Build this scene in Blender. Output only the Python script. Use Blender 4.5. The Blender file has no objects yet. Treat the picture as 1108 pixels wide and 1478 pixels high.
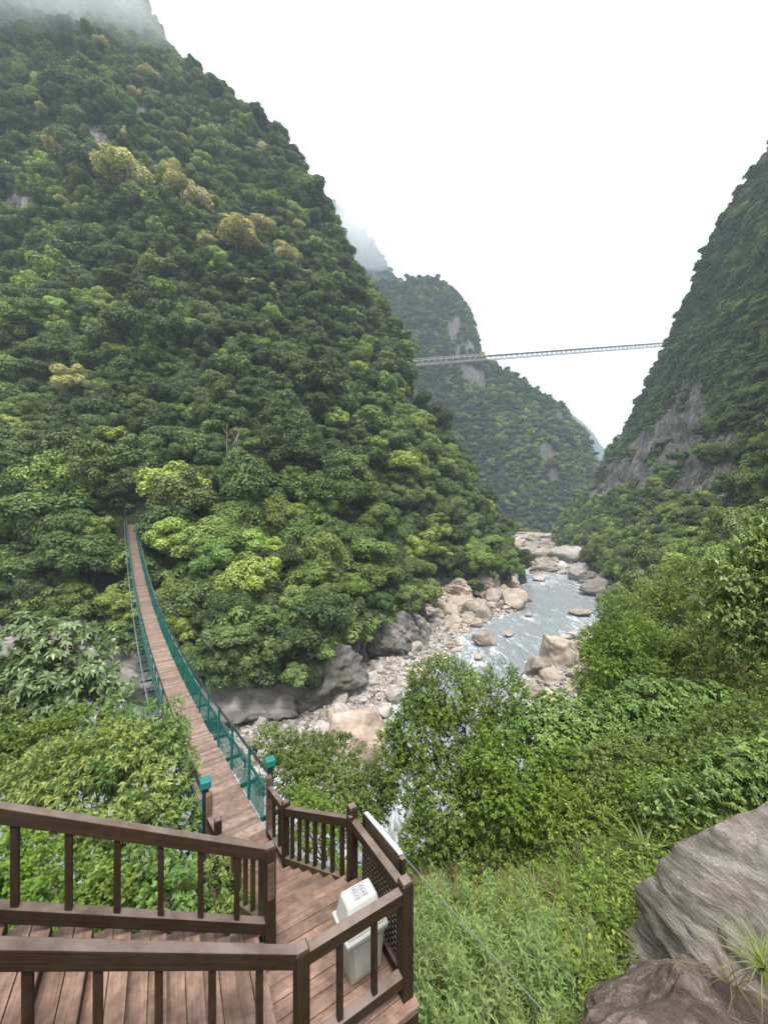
import bpy, math, random
import numpy as np
from mathutils import Vector

random.seed(7)
rng = np.random.default_rng(7)
R = math.radians
SC = bpy.context.scene
COL = SC.collection

# ------------------------------------------------------------------ camera
F = 537.0                                   # focal length in pixels of the 1108 x 1478 photograph
cam_d = bpy.data.cameras.new('camera')
cam = bpy.data.objects.new('camera', cam_d)
COL.objects.link(cam)
cam_d.sensor_fit = 'VERTICAL'
cam_d.sensor_height = 36.0
cam_d.lens = 36.0 * F / 1478.0
cam_d.clip_start = 0.05
cam_d.clip_end = 6000
cam.location = (0, 0, 0)
cam.rotation_euler = (R(90), 0, 0)
SC.camera = cam

# ------------------------------------------------------------------ world: bright overcast
SUN_EL, SUN_AZ = 66, 165
w = bpy.data.worlds.new('World')
SC.world = w
w.use_nodes = True
nt = w.node_tree
nt.nodes.clear()
out = nt.nodes.new('ShaderNodeOutputWorld')
bg = nt.nodes.new('ShaderNodeBackground')
sky = nt.nodes.new('ShaderNodeTexSky')
sky.sky_type = 'NISHITA'
sky.sun_disc = False
sky.sun_elevation = R(SUN_EL)
sky.sun_rotation = R(SUN_AZ)
tc = nt.nodes.new('ShaderNodeTexCoord')
sep = nt.nodes.new('ShaderNodeSeparateXYZ')
nt.links.new(tc.outputs['Generated'], sep.inputs[0])
grad = nt.nodes.new('ShaderNodeMapRange')
grad.inputs['From Min'].default_value = -0.05
grad.inputs['From Max'].default_value = 1.0
grad.inputs['To Min'].default_value = 0.50
grad.inputs['To Max'].default_value = 1.55
nt.links.new(sep.outputs['Z'], grad.inputs['Value'])
mp = nt.nodes.new('ShaderNodeMapping')
mp.inputs['Scale'].default_value = (2.0, 2.0, 5.0)
nt.links.new(tc.outputs['Generated'], mp.inputs['Vector'])
cn = nt.nodes.new('ShaderNodeTexNoise')
cn.inputs['Scale'].default_value = 1.6
cn.inputs['Detail'].default_value = 5
nt.links.new(mp.outputs['Vector'], cn.inputs['Vector'])
cr = nt.nodes.new('ShaderNodeMapRange')
cr.inputs['From Min'].default_value = 0.3
cr.inputs['From Max'].default_value = 0.7
cr.inputs['To Min'].default_value = 0.9
cr.inputs['To Max'].default_value = 1.06
nt.links.new(cn.outputs['Fac'], cr.inputs['Value'])
mul = nt.nodes.new('ShaderNodeMath')
mul.operation = 'MULTIPLY'
nt.links.new(grad.outputs['Result'], mul.inputs[0])
nt.links.new(cr.outputs['Result'], mul.inputs[1])
cl = nt.nodes.new('ShaderNodeVectorMath')
cl.operation = 'SCALE'
cl.inputs[0].default_value = (0.965, 0.985, 1.0)
nt.links.new(mul.outputs[0], cl.inputs['Scale'])
sk = nt.nodes.new('ShaderNodeVectorMath')
sk.operation = 'SCALE'
sk.inputs['Scale'].default_value = 0.1
nt.links.new(sky.outputs['Color'], sk.inputs[0])
mx = nt.nodes.new('ShaderNodeMix')
mx.data_type = 'RGBA'
mx.inputs['Factor'].default_value = 0.9
nt.links.new(sk.outputs[0], mx.inputs['A'])
nt.links.new(cl.outputs[0], mx.inputs['B'])
nt.links.new(mx.outputs['Result'], bg.inputs['Color'])
bg.inputs['Strength'].default_value = 1.0
nt.links.new(bg.outputs[0], out.inputs[0])

sl = bpy.data.lights.new('sun', 'SUN')
sl.energy = 2.0
sl.angle = R(12)
sl.color = (1.0, 0.96, 0.9)
so = bpy.data.objects.new('sun', sl)
COL.objects.link(so)
so.rotation_euler = (R(90 - SUN_EL), 0, R(180 - SUN_AZ))
so.location = (0, -20, 60)

SC.view_settings.view_transform = 'Standard'
SC.view_settings.look = 'None'
SC.view_settings.exposure = 1.05
SC.view_settings.gamma = 1.0
try:
    SC.cycles.max_bounces = 6
    SC.cycles.diffuse_bounces = 3
    SC.cycles.glossy_bounces = 2
    SC.cycles.transmission_bounces = 4
    SC.cycles.transparent_max_bounces = 6
    SC.cycles.volume_bounces = 2
    SC.cycles.use_denoising = True
    SC.cycles.caustics_reflective = False
    SC.cycles.caustics_refractive = False
except Exception:
    pass


# ------------------------------------------------------------------ helpers
def px(u, v, Y):
    return np.array(((u - 554.0) / F * Y, Y, -(v - 739.0) / F * Y))


def to_px(P):
    P = np.asarray(P)
    y = np.maximum(P[..., 1], 0.01)
    return 554 + F * P[..., 0] / y, 739 - F * P[..., 2] / y


def tag(o, label=None, cat=None, group=None, kind=None):
    if label: o['label'] = label
    if cat: o['category'] = cat
    if group: o['group'] = group
    if kind: o['kind'] = kind
    return o


def empty(name, loc, label=None, cat=None, group=None):
    o = bpy.data.objects.new(name, None)
    o.empty_display_size = 0.2
    o.location = loc
    COL.objects.link(o)
    return tag(o, label, cat, group)


def np_mesh(name, V, Fc, attrs=None, smooth=False):
    V = np.ascontiguousarray(V, dtype=np.float32)
    Fc = np.ascontiguousarray(Fc, dtype=np.int32)
    me = bpy.data.meshes.new(name)
    k = Fc.shape[1]
    me.vertices.add(len(V))
    me.vertices.foreach_set('co', V.ravel())
    me.loops.add(Fc.size)
    me.loops.foreach_set('vertex_index', Fc.ravel())
    me.polygons.add(len(Fc))
    me.polygons.foreach_set('loop_start', np.arange(0, Fc.size, k, dtype=np.int32))
    if smooth:
        me.polygons.foreach_set('use_smooth', np.ones(len(Fc), dtype=bool))
    for n, a in (attrs or {}).items():
        a = np.asarray(a)
        if a.ndim == 1:
            t = 'INT' if a.dtype.kind == 'i' else 'FLOAT'
            at = me.attributes.new(n, t, 'POINT')
            at.data.foreach_set('value', a.astype(np.int32 if t == 'INT' else np.float32))
        else:
            at = me.attributes.new(n, 'FLOAT_VECTOR', 'POINT')
            at.data.foreach_set('vector', a.astype(np.float32).ravel())
    me.update(calc_edges=True)
    me.validate()
    return me


def link(name, me, mat, parent=None, loc=None):
    o = bpy.data.objects.new(name, me)
    if mat is not None and len(me.materials) == 0:
        me.materials.append(mat)
    COL.objects.link(o)
    if parent is not None: o.parent = parent
    if loc is not None: o.location = loc
    return o


def _hash(ix, iy, iz, seed):
    h = (ix * 374761393 + iy * 668265263 + iz * 2147483647 * 3 + seed * 1274126177) & 0xFFFFFFFF
    h = ((h ^ (h >> 13)) * 1274126177) & 0xFFFFFFFF
    h = h ^ (h >> 16)
    return (h & 0xFFFF) / 32767.5 - 1.0


def vnoise(P, seed=0):
    P = np.asarray(P, dtype=np.float64)
    i = np.floor(P).astype(np.int64)
    f = P - i
    f = f * f * (3 - 2 * f)
    r = 0
    for dx in (0, 1):
        for dy in (0, 1):
            for dz in (0, 1):
                wgt = (f[..., 0] if dx else 1 - f[..., 0]) * (f[..., 1] if dy else 1 - f[..., 1]) * (f[..., 2] if dz else 1 - f[..., 2])
                r = r + wgt * _hash(i[..., 0] + dx, i[..., 1] + dy, i[..., 2] + dz, seed)
    return r


def fbm(P, oct=4, seed=0, gain=0.5):
    P = np.asarray(P, dtype=np.float64)
    a, s, r = 1.0, 1.0, 0
    for k in range(oct):
        r = r + a * vnoise(P * s + 13.7 * k, seed + k)
        a *= gain
        s *= 2.03
    return r


def nrm(a):
    a = np.asarray(a, dtype=np.float64)
    return a / np.maximum(np.linalg.norm(a, axis=-1, keepdims=True), 1e-9)


class MB:
    """collects beams, tubes and polygons into one mesh"""

    def __init__(self):
        self.v, self.f, self.wc, self.mi = [], [], [], []
        self.cur = 0

    def beam(self, p0, p1, wd, ht, up=(0, 0, 1), rid=None):
        p0, p1 = np.asarray(p0, float), np.asarray(p1, float)
        d = p1 - p0
        L = np.linalg.norm(d)
        d = d / L
        s = np.cross(d, up)
        s = s / max(np.linalg.norm(s), 1e-9)
        n = np.cross(s, d)
        b = len(self.v)
        rid = random.random() * 37 if rid is None else rid
        for t, p in ((0, p0), (L, p1)):
            for a, c in ((-1, -1), (1, -1), (1, 1), (-1, 1)):
                self.v.append(p + s * a * wd / 2 + n * c * ht / 2)
                self.wc.append((t + rid * 3.1, a * wd / 2 + c * ht / 2 * 1.3, rid))
        for q in ((0, 3, 2, 1), (4, 5, 6, 7), (0, 1, 5, 4), (1, 2, 6, 5), (2, 3, 7, 6), (3, 0, 4, 7)):
            self.f.append([b + i for i in q])
            self.mi.append(self.cur)
        return self

    def tube(self, pts, rad, n=6, cap=True):
        pts = [np.asarray(p, float) for p in pts]
        if np.isscalar(rad): rad = [rad] * len(pts)
        b = len(self.v)
        rid = random.random() * 37
        t = 0
        ref = np.array((0.31, 0.17, 0.93))
        for i, p in enumerate(pts):
            d = pts[min(i + 1, len(pts) - 1)] - pts[max(i - 1, 0)]
            d = d / max(np.linalg.norm(d), 1e-9)
            s = np.cross(d, ref)
            if np.linalg.norm(s) < 0.1: s = np.cross(d, (1, 0, 0))
            s /= np.linalg.norm(s)
            q = np.cross(d, s)
            if i: t += np.linalg.norm(p - pts[i - 1])
            for k in range(n):
                a = 2 * math.pi * k / n
                self.v.append(p + (s * math.cos(a) + q * math.sin(a)) * rad[i])
                self.wc.append((t, math.sin(a) * rad[i], rid))
        for i in range(len(pts) - 1):
            for k in range(n):
                k2 = (k + 1) % n
                self.f.append([b + i * n + k, b + i * n + k2, b + (i + 1) * n + k2, b + (i + 1) * n + k])
                self.mi.append(self.cur)
        if cap:
            self.f.append([b + k for k in range(n)][::-1]); self.mi.append(self.cur)
            e = b + (len(pts) - 1) * n
            self.f.append([e + k for k in range(n)]); self.mi.append(self.cur)
        return self

    def poly(self, pts, faces, rid=None):
        b = len(self.v)
        rid = random.random() * 37 if rid is None else rid
        for p in pts:
            self.v.append(np.asarray(p, float))
            self.wc.append((p[0], p[1], rid))
        for f in faces:
            self.f.append([b + i for i in f])
            self.mi.append(self.cur)
        return self

    def build(self, name, mats, parent=None, bevel=0.0, smooth=False):
        me = bpy.data.meshes.new(name)
        org = np.array(parent_world(parent)) if parent is not None else np.zeros(3)
        me.from_pydata([tuple(p - org) for p in self.v], [], self.f)
        at = me.attributes.new('wc', 'FLOAT_VECTOR', 'POINT')
        at.data.foreach_set('vector', np.asarray(self.wc, dtype=np.float32).ravel())
        if not isinstance(mats, (list, tuple)): mats = [mats]
        for m in mats: me.materials.append(m)
        if len(mats) > 1:
            me.polygons.foreach_set('material_index', np.asarray(self.mi, dtype=np.int32))
        if smooth:
            me.polygons.foreach_set('use_smooth', np.ones(len(me.polygons), dtype=bool))
        me.update()
        o = bpy.data.objects.new(name, me)
        COL.objects.link(o)
        if parent is not None: o.parent = parent
        if bevel:
            m = o.modifiers.new('bevel', 'BEVEL')
            m.width = bevel
            m.segments = 2
            m.limit_method = 'ANGLE'
        return o


def parent_world(o):
    p = np.array(o.location)
    while o.parent is not None:
        o = o.parent
        p = p + np.array(o.location)
    return p


# ------------------------------------------------------------------ materials
def new_mat(name):
    m = bpy.data.materials.new(name)
    m.use_nodes = True
    nt = m.node_tree
    nt.nodes.clear()
    o = nt.nodes.new('ShaderNodeOutputMaterial')
    return m, nt, o


def N(nt, typ, **kw):
    n = nt.nodes.new(typ)
    for k, v in kw.items():
        if k.startswith('_'):
            n.inputs[k[1:].replace('_', ' ')].default_value = v
        else:
            setattr(n, k, v)
    return n


def noise(nt, vec, scale, detail=4, rough=0.55, dist=0.0):
    n = N(nt, 'ShaderNodeTexNoise', _Scale=scale, _Detail=detail, _Roughness=rough, _Distortion=dist)
    if vec is not None: nt.links.new(vec, n.inputs['Vector'])
    return n.outputs['Fac']


def ramp(nt, fac, stops):
    r = nt.nodes.new('ShaderNodeValToRGB')
    el = r.color_ramp.elements
    while len(el) < len(stops): el.new(0.5)
    for e, (p, c) in zip(el, stops):
        e.position = p
        e.color = (c, c, c, 1) if np.isscalar(c) else (*c, 1)
    nt.links.new(fac, r.inputs[0])
    return r.outputs[0]


def mixc(nt, fac, a, b, mode='MIX'):
    m = N(nt, 'ShaderNodeMix', data_type='RGBA', blend_type=mode)
    for s, x in (('Factor', fac), ('A', a), ('B', b)):
        if isinstance(x, (int, float)): m.inputs[s].default_value = x
        elif isinstance(x, tuple): m.inputs[s].default_value = (*x, 1)
        else: nt.links.new(x, m.inputs[s])
    return m.outputs['Result']


def bump(nt, h, strength, dist=0.05):
    b = N(nt, 'ShaderNodeBump', _Strength=strength, _Distance=dist)
    nt.links.new(h, b.inputs['Height'])
    return b.outputs[0]


def pbsdf(nt, out, col, rough=0.7, spec=0.3, normal=None, metal=0.0):
    p = N(nt, 'ShaderNodeBsdfPrincipled')
    if isinstance(col, tuple): p.inputs['Base Color'].default_value = (*col, 1)
    else: nt.links.new(col, p.inputs['Base Color'])
    if isinstance(rough, (int, float)): p.inputs['Roughness'].default_value = rough
    else: nt.links.new(rough, p.inputs['Roughness'])
    p.inputs['Specular IOR Level'].default_value = spec
    p.inputs['Metallic'].default_value = metal
    if normal is not None: nt.links.new(normal, p.inputs['Normal'])
    if out is not None: nt.links.new(p.outputs[0], out.inputs[0])
    return p


def leaf_mat(name, dark, light, trans=0.22, rough=0.5, spec=0.3, vary=0.42):
    m, nt, o = new_mat(name)
    at = N(nt, 'ShaderNodeAttribute', attribute_name='tint')
    oi = N(nt, 'ShaderNodeObjectInfo')
    c = mixc(nt, at.outputs['Fac'], dark, light)
    hs = N(nt, 'ShaderNodeHueSaturation')
    mr = N(nt, 'ShaderNodeMapRange', _To_Min=1 - vary, _To_Max=1 + vary)
    nt.links.new(oi.outputs['Random'], mr.inputs['Value'])
    nt.links.new(mr.outputs[0], hs.inputs['Value'])
    m7 = N(nt, 'ShaderNodeMath', operation='MULTIPLY')
    m7.inputs[1].default_value = 7.31
    nt.links.new(oi.outputs['Random'], m7.inputs[0])
    fr = N(nt, 'ShaderNodeMath', operation='FRACT')
    nt.links.new(m7.outputs[0], fr.inputs[0])
    mh = N(nt, 'ShaderNodeMapRange', _To_Min=0.48, _To_Max=0.515)
    nt.links.new(fr.outputs[0], mh.inputs['Value'])
    nt.links.new(mh.outputs[0], hs.inputs['Hue'])
    nt.links.new(c, hs.inputs['Color'])
    p = pbsdf(nt, None, hs.outputs[0], rough, spec)
    tr = N(nt, 'ShaderNodeBsdfTranslucent')
    tcol = mixc(nt, 0.35, hs.outputs[0], (0.16, 0.2, 0.02))
    nt.links.new(tcol, tr.inputs['Color'])
    ms = N(nt, 'ShaderNodeMixShader')
    ms.inputs[0].default_value = trans
    nt.links.new(p.outputs[0], ms.inputs[1])
    nt.links.new(tr.outputs[0], ms.inputs[2])
    nt.links.new(ms.outputs[0], o.inputs[0])
    return m


def hill_mat(name, soil, soil2, rockc, rockd, scale=0.12):
    m, nt, o = new_mat(name)
    g = N(nt, 'ShaderNodeNewGeometry')
    pos = g.outputs['Position']
    at = N(nt, 'ShaderNodeAttribute', attribute_name='rock')
    mpn = N(nt, 'ShaderNodeMapping')
    mpn.inputs['Rotation'].default_value = (0.3, 0.5, 0.2)
    mpn.inputs['Scale'].default_value = (1, 1, 0.35)
    nt.links.new(pos, mpn.inputs['Vector'])
    n1 = noise(nt, mpn.outputs[0], scale * 3, 8, 0.65, 0.6)
    n2 = noise(nt, pos, scale * 12, 6, 0.6)
    n3 = noise(nt, mpn.outputs[0], scale * 22, 6, 0.7, 0.4)
    vc = N(nt, 'ShaderNodeTexVoronoi', feature='DISTANCE_TO_EDGE', _Scale=scale * 5)
    vd = N(nt, 'ShaderNodeVectorMath', operation='ADD')
    sv_ = N(nt, 'ShaderNodeVectorMath', operation='SCALE')
    sv_.inputs['Scale'].default_value = 1.6
    nz = N(nt, 'ShaderNodeTexNoise', _Scale=scale * 6, _Detail=5)
    nt.links.new(pos, nz.inputs['Vector'])
    nt.links.new(nz.outputs['Color'], sv_.inputs[0])
    nt.links.new(mpn.outputs[0], vd.inputs[0])
    nt.links.new(sv_.outputs[0], vd.inputs[1])
    nt.links.new(vd.outputs[0], vc.inputs['Vector'])
    crk = ramp(nt, vc.outputs['Distance'], [(0.0, 0.35), (0.06, 1.0)])
    rk = ramp(nt, n1, [(0.3, rockd), (0.48, tuple(0.5 * (a + b) for a, b in zip(rockc, rockd))), (0.62, rockc), (0.8, tuple(min(1, 1.35 * c) for c in rockc))])
    rk = mixc(nt, 1.0, rk, crk, 'MULTIPLY')
    rk = mixc(nt, 1.0, rk, ramp(nt, n3, [(0.3, 0.55), (0.65, 1.3)]), 'MULTIPLY')
    so_ = mixc(nt, n2, soil, soil2)
    ns = N(nt, 'ShaderNodeMath', operation='MULTIPLY_ADD')
    nt.links.new(n2, ns.inputs[0])
    ns.inputs[1].default_value = 0.9
    ns.inputs[2].default_value = -0.45
    ad = N(nt, 'ShaderNodeMath', operation='ADD')
    nt.links.new(at.outputs['Fac'], ad.inputs[0])
    nt.links.new(ns.outputs[0], ad.inputs[1])
    fac = ramp(nt, ad.outputs[0], [(0.4, 0.0), (0.6, 1.0)])
    c = mixc(nt, fac, so_, rk)
    hh = mixc(nt, 0.5, n1, n3)
    hh = mixc(nt, 0.35, hh, crk)
    pbsdf(nt, o, c, 0.9, 0.15, bump(nt, hh, 1.0, 1.0))
    return m


def rock_mat(name, c1, c2, c3, scale=2.0, stretch=(1, 1, 3), moss=0.0, bdist=0.05):
    m, nt, o = new_mat(name)
    tcn = N(nt, 'ShaderNodeTexCoord')
    oi = N(nt, 'ShaderNodeObjectInfo')
    va = N(nt, 'ShaderNodeVectorMath', operation='ADD')
    sc = N(nt, 'ShaderNodeVectorMath', operation='SCALE')
    sc.inputs[0].default_value = (31, 17, 23)
    nt.links.new(oi.outputs['Random'], sc.inputs['Scale'])
    nt.links.new(tcn.outputs['Object'], va.inputs[0])
    nt.links.new(sc.outputs[0], va.inputs[1])
    mpn = N(nt, 'ShaderNodeMapping')
    mpn.inputs['Scale'].default_value = stretch
    mpn.inputs['Rotation'].default_value = (0.25, 0.35, 0.1)
    nt.links.new(va.outputs[0], mpn.inputs['Vector'])
    n1 = noise(nt, mpn.outputs[0], scale, 8, 0.62, 0.7)
    n2 = noise(nt, va.outputs[0], scale * 6, 8, 0.7)
    n3 = noise(nt, va.outputs[0], scale * 0.6, 3, 0.5)
    c = ramp(nt, n1, [(0.3, c1), (0.5, c2), (0.72, c3)])
    tone = mixc(nt, oi.outputs['Random'], (0.75, 0.72, 0.7), (1.2, 1.12, 1.05))
    c = mixc(nt, 1.0, c, tone, 'MULTIPLY')
    sp = ramp(nt, n2, [(0.35, 0.72), (0.62, 1.12)])
    c = mixc(nt, 1.0, c, sp, 'MULTIPLY')
    if moss:
        mf = ramp(nt, n3, [(0.52, 0.0), (0.66, moss)])
        c = mixc(nt, mf, c, (0.05, 0.055, 0.025))
    h = mixc(nt, 0.4, n1, n2)
    pbsdf(nt, o, c, 0.85, 0.25, bump(nt, h, 0.9, bdist))
    return m


def wood_mat(name, c1, c2, grime=(0.03, 0.027, 0.02), gfac=0.5, rough=0.6, pale=None, rand=0.25):
    m, nt, o = new_mat(name)
    at = N(nt, 'ShaderNodeAttribute', attribute_name='wc')
    mpn = N(nt, 'ShaderNodeMapping')
    mpn.inputs['Scale'].default_value = (2.2, 42, 1)
    nt.links.new(at.outputs['Vector'], mpn.inputs['Vector'])
    n1 = noise(nt, mpn.outputs[0], 1.0, 6, 0.65, 0.3)
    g = N(nt, 'ShaderNodeNewGeometry')
    n2 = noise(nt, g.outputs['Position'], 3.3, 6, 0.65)
    n3 = noise(nt, g.outputs['Position'], 38, 4, 0.7)
    c = ramp(nt, n1, [(0.25, c1), (0.75, c2)])
    n5 = noise(nt, g.outputs['Position'], 9.0, 5, 0.7)
    c = mixc(nt, 1.0, c, ramp(nt, n5, [(0.3, 0.62), (0.65, 1.2)]), 'MULTIPLY')
    wn = N(nt, 'ShaderNodeTexWhiteNoise', noise_dimensions='1D')
    sp = N(nt, 'ShaderNodeSeparateXYZ')
    nt.links.new(at.outputs['Vector'], sp.inputs[0])
    nt.links.new(sp.outputs['Z'], wn.inputs['W'])
    hs = N(nt, 'ShaderNodeHueSaturation')
    mr = N(nt, 'ShaderNodeMapRange', _To_Min=1 - rand, _To_Max=1 + rand)
    nt.links.new(wn.outputs['Value'], mr.inputs['Value'])
    nt.links.new(mr.outputs[0], hs.inputs['Value'])
    nt.links.new(c, hs.inputs['Color'])
    gm = ramp(nt, n2, [(0.42, 0.0), (0.7, gfac)])
    c = mixc(nt, gm, hs.outputs[0], grime)
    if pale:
        # upper faces painted paler, as if lit from above, patchy with wear
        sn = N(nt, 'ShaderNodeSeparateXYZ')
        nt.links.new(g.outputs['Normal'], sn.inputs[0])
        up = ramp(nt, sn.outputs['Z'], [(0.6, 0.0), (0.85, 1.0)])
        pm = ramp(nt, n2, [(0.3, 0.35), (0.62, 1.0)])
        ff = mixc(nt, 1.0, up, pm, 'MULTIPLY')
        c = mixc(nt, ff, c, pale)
    spk = ramp(nt, n3, [(0.70, 0.0), (0.78, 0.5)])
    c = mixc(nt, spk, c, (0.4, 0.37, 0.33))
    h = mixc(nt, 0.3, n1, n3)
    pbsdf(nt, o, c, rough, 0.14, bump(nt, h, 0.7, 0.008))
    return m


def plain_mat(name, c, rough=0.5, spec=0.4, metal=0.0, wear=None, wfac=0.4, ws=6.0):
    m, nt, o = new_mat(name)
    g = N(nt, 'ShaderNodeNewGeometry')
    n1 = noise(nt, g.outputs['Position'], ws, 8, 0.7)
    wm = ramp(nt, n1, [(0.45, 0.0), (0.68, wfac)])
    col = mixc(nt, wm, c, wear or tuple(x * 0.55 for x in c))
    pbsdf(nt, o, col, rough, spec, bump(nt, n1, 0.1, 0.01), metal)
    return m


M = {}
M['hill'] = hill_mat('hillside', (0.018, 0.026, 0.010), (0.05, 0.055, 0.022), (0.21, 0.195, 0.18), (0.06, 0.056, 0.053))
M['hill_right'] = hill_mat('talus', (0.035, 0.042, 0.015), (0.085, 0.085, 0.035), (0.23, 0.205, 0.175), (0.045, 0.042, 0.038))
M['near_ground'] = hill_mat('leaf_litter', (0.03, 0.032, 0.014), (0.10, 0.08, 0.045), (0.25, 0.23, 0.2), (0.10, 0.09, 0.08), 0.6)
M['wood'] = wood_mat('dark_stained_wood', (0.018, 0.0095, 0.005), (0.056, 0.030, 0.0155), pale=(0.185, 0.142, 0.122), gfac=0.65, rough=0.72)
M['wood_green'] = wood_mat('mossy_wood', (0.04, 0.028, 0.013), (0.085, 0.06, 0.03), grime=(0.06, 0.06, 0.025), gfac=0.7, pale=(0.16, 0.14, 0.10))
M['deck'] = wood_mat('deck_board', (0.15, 0.09, 0.066), (0.33, 0.215, 0.165), grime=(0.06, 0.042, 0.034), gfac=0.7, rough=0.55, rand=0.34)
M['deck_bridge'] = wood_mat('bridge_board', (0.19, 0.13, 0.105), (0.37, 0.27, 0.22), grime=(0.09, 0.067, 0.055), gfac=0.5, rough=0.6, rand=0.35)
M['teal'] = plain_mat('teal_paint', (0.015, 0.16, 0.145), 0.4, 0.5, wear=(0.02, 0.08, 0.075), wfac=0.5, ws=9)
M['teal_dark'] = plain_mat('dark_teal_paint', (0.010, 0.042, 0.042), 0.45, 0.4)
M['steel_dark'] = plain_mat('dark_steel', (0.02, 0.022, 0.024), 0.45, 0.5)
M['cable'] = plain_mat('grey_cable', (0.16, 0.17, 0.17), 0.5, 0.5)
M['bin'] = plain_mat('cream_plastic', (0.34, 0.325, 0.27), 0.45, 0.4, wear=(0.36, 0.34, 0.26), wfac=0.55, ws=5)
M['bin_lid'] = plain_mat('white_plastic', (0.42, 0.415, 0.385), 0.4, 0.4, wear=(0.55, 0.54, 0.5), wfac=0.4, ws=8)
M['ink'] = plain_mat('sticker_ink', (0.09, 0.09, 0.10), 0.5, 0.3)
M['sticker'] = plain_mat('sticker_grey', (0.42, 0.42, 0.43), 0.5, 0.3)
M['white_board'] = plain_mat('white_panel', (0.78, 0.79, 0.8), 0.35, 0.4)
M['plaque'] = wood_mat('carved_plaque', (0.10, 0.062, 0.042), (0.17, 0.11, 0.078), gfac=0.3)
M['bridge_far'] = plain_mat('pale_steel', (0.42, 0.39, 0.38), 0.5, 0.3)
M['bridge_far_deck'] = plain_mat('grey_steel_deck', (0.24, 0.235, 0.24), 0.6, 0.3)
M['bark'] = rock_mat('bark', (0.03, 0.024, 0.018), (0.06, 0.048, 0.036), (0.12, 0.10, 0.08), 4, (6, 6, 1), bdist=0.01)
M['bark_pale'] = rock_mat('pale_bark', (0.14, 0.12, 0.09), (0.25, 0.22, 0.18), (0.36, 0.33, 0.28), 4, (6, 6, 1), bdist=0.01)
M['boulder'] = rock_mat('boulder', (0.19, 0.165, 0.14), (0.35, 0.31, 0.265), (0.50, 0.455, 0.405), 0.8, (1, 1, 2))
M['cobble'] = rock_mat('cobble', (0.20, 0.195, 0.188), (0.38, 0.365, 0.345), (0.55, 0.535, 0.515), 1.2, (1, 1, 1.5))
M['pink_rock'] = rock_mat('pink_rock', (0.28, 0.215, 0.175), (0.44, 0.36, 0.305), (0.58, 0.52, 0.47), 0.5, (1, 1, 2.5), bdist=0.2)
M['grey_rock'] = rock_mat('grey_boulder', (0.10, 0.088, 0.078), (0.20, 0.175, 0.158), (0.40, 0.37, 0.345), 1.1, (0.8, 0.8, 4.2), moss=0.45, bdist=0.06)
M['bedrock'] = rock_mat('bedrock', (0.085, 0.083, 0.08), (0.19, 0.185, 0.178), (0.36, 0.35, 0.335), 1.1, (0.8, 0.8, 3.2), moss=0.5, bdist=0.15)
M['brown_rock'] = rock_mat('brown_boulder', (0.065, 0.05, 0.043), (0.13, 0.10, 0.085), (0.30, 0.25, 0.22), 1.6, (1, 1, 3.0), moss=0.3, bdist=0.05)



def fg_rock_mat(name, c1, c2, c3, lich, scale):
    m, nt, o = new_mat(name)
    g = N(nt, 'ShaderNodeNewGeometry')
    mpn = N(nt, 'ShaderNodeMapping')
    mpn.inputs['Rotation'].default_value = (0.35, 0.55, 0.2)
    mpn.inputs['Scale'].default_value = (1, 1, 5.5)
    nt.links.new(g.outputs['Position'], mpn.inputs['Vector'])
    n1 = noise(nt, mpn.outputs[0], scale, 10, 0.68, 1.2)
    n2 = noise(nt, mpn.outputs[0], scale * 5, 8, 0.72, 0.8)
    n3 = noise(nt, g.outputs['Position'], 1.3, 5, 0.6)
    n4 = noise(nt, g.outputs['Position'], 26, 6, 0.75)
    c = ramp(nt, n1, [(0.3, c1), (0.5, c2), (0.68, c3)])
    c = mixc(nt, 1.0, c, ramp(nt, n2, [(0.3, 0.5), (0.6, 1.2)]), 'MULTIPLY')
    c = mixc(nt, ramp(nt, n3, [(0.45, 0.0), (0.65, 0.65)]), c, tuple(0.42 * x for x in c2))
    lm_ = mixc(nt, 1.0, ramp(nt, n4, [(0.55, 0.0), (0.64, 1.0)]), ramp(nt, n1, [(0.5, 0.0), (0.62, 0.85)]), 'MULTIPLY')
    c = mixc(nt, lm_, c, lich)
    h = mixc(nt, 0.45, n1, n2)
    h = mixc(nt, 0.25, h, n4)
    pbsdf(nt, o, c, 0.88, 0.2, bump(nt, h, 1.0, 0.14))
    return m


M['grey_rock_near'] = fg_rock_mat('weathered_grey_rock', (0.125, 0.107, 0.09), (0.26, 0.226, 0.192), (0.39, 0.35, 0.31), (0.52, 0.50, 0.48), 1.0)
M['brown_rock_near'] = fg_rock_mat('flaking_brown_rock', (0.065, 0.05, 0.041), (0.15, 0.113, 0.09), (0.31, 0.245, 0.205), (0.46, 0.39, 0.36), 1.3)
LM = {}
LM['dark'] = leaf_mat('leaf_dark', (0.042, 0.076, 0.022), (0.126, 0.186, 0.051))
LM['mid'] = leaf_mat('leaf_mid', (0.069, 0.120, 0.027), (0.202, 0.284, 0.069))
LM['light'] = leaf_mat('leaf_light', (0.131, 0.198, 0.035), (0.348, 0.448, 0.098))
LM['olive'] = leaf_mat('leaf_olive', (0.072, 0.106, 0.029), (0.189, 0.242, 0.075))
LM['pale'] = leaf_mat('leaf_blossom', (0.30, 0.29, 0.09), (0.70, 0.64, 0.28), vary=0.15)
LM['near_fine'] = leaf_mat('leaf_fine', (0.061, 0.104, 0.016), (0.284, 0.362, 0.060), 0.35, vary=0.05)
LM['near_bright'] = leaf_mat('leaf_bright', (0.084, 0.154, 0.017), (0.308, 0.420, 0.063), 0.4, vary=0.05)
LM['near_yellow'] = leaf_mat('leaf_yellow', (0.060, 0.150, 0.040), (0.44, 0.50, 0.14), 0.38, vary=0.05)
LM['near_lush'] = leaf_mat('leaf_lush', (0.066, 0.132, 0.026), (0.264, 0.391, 0.094), 0.35, 0.4, 0.4, vary=0.08)
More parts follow.
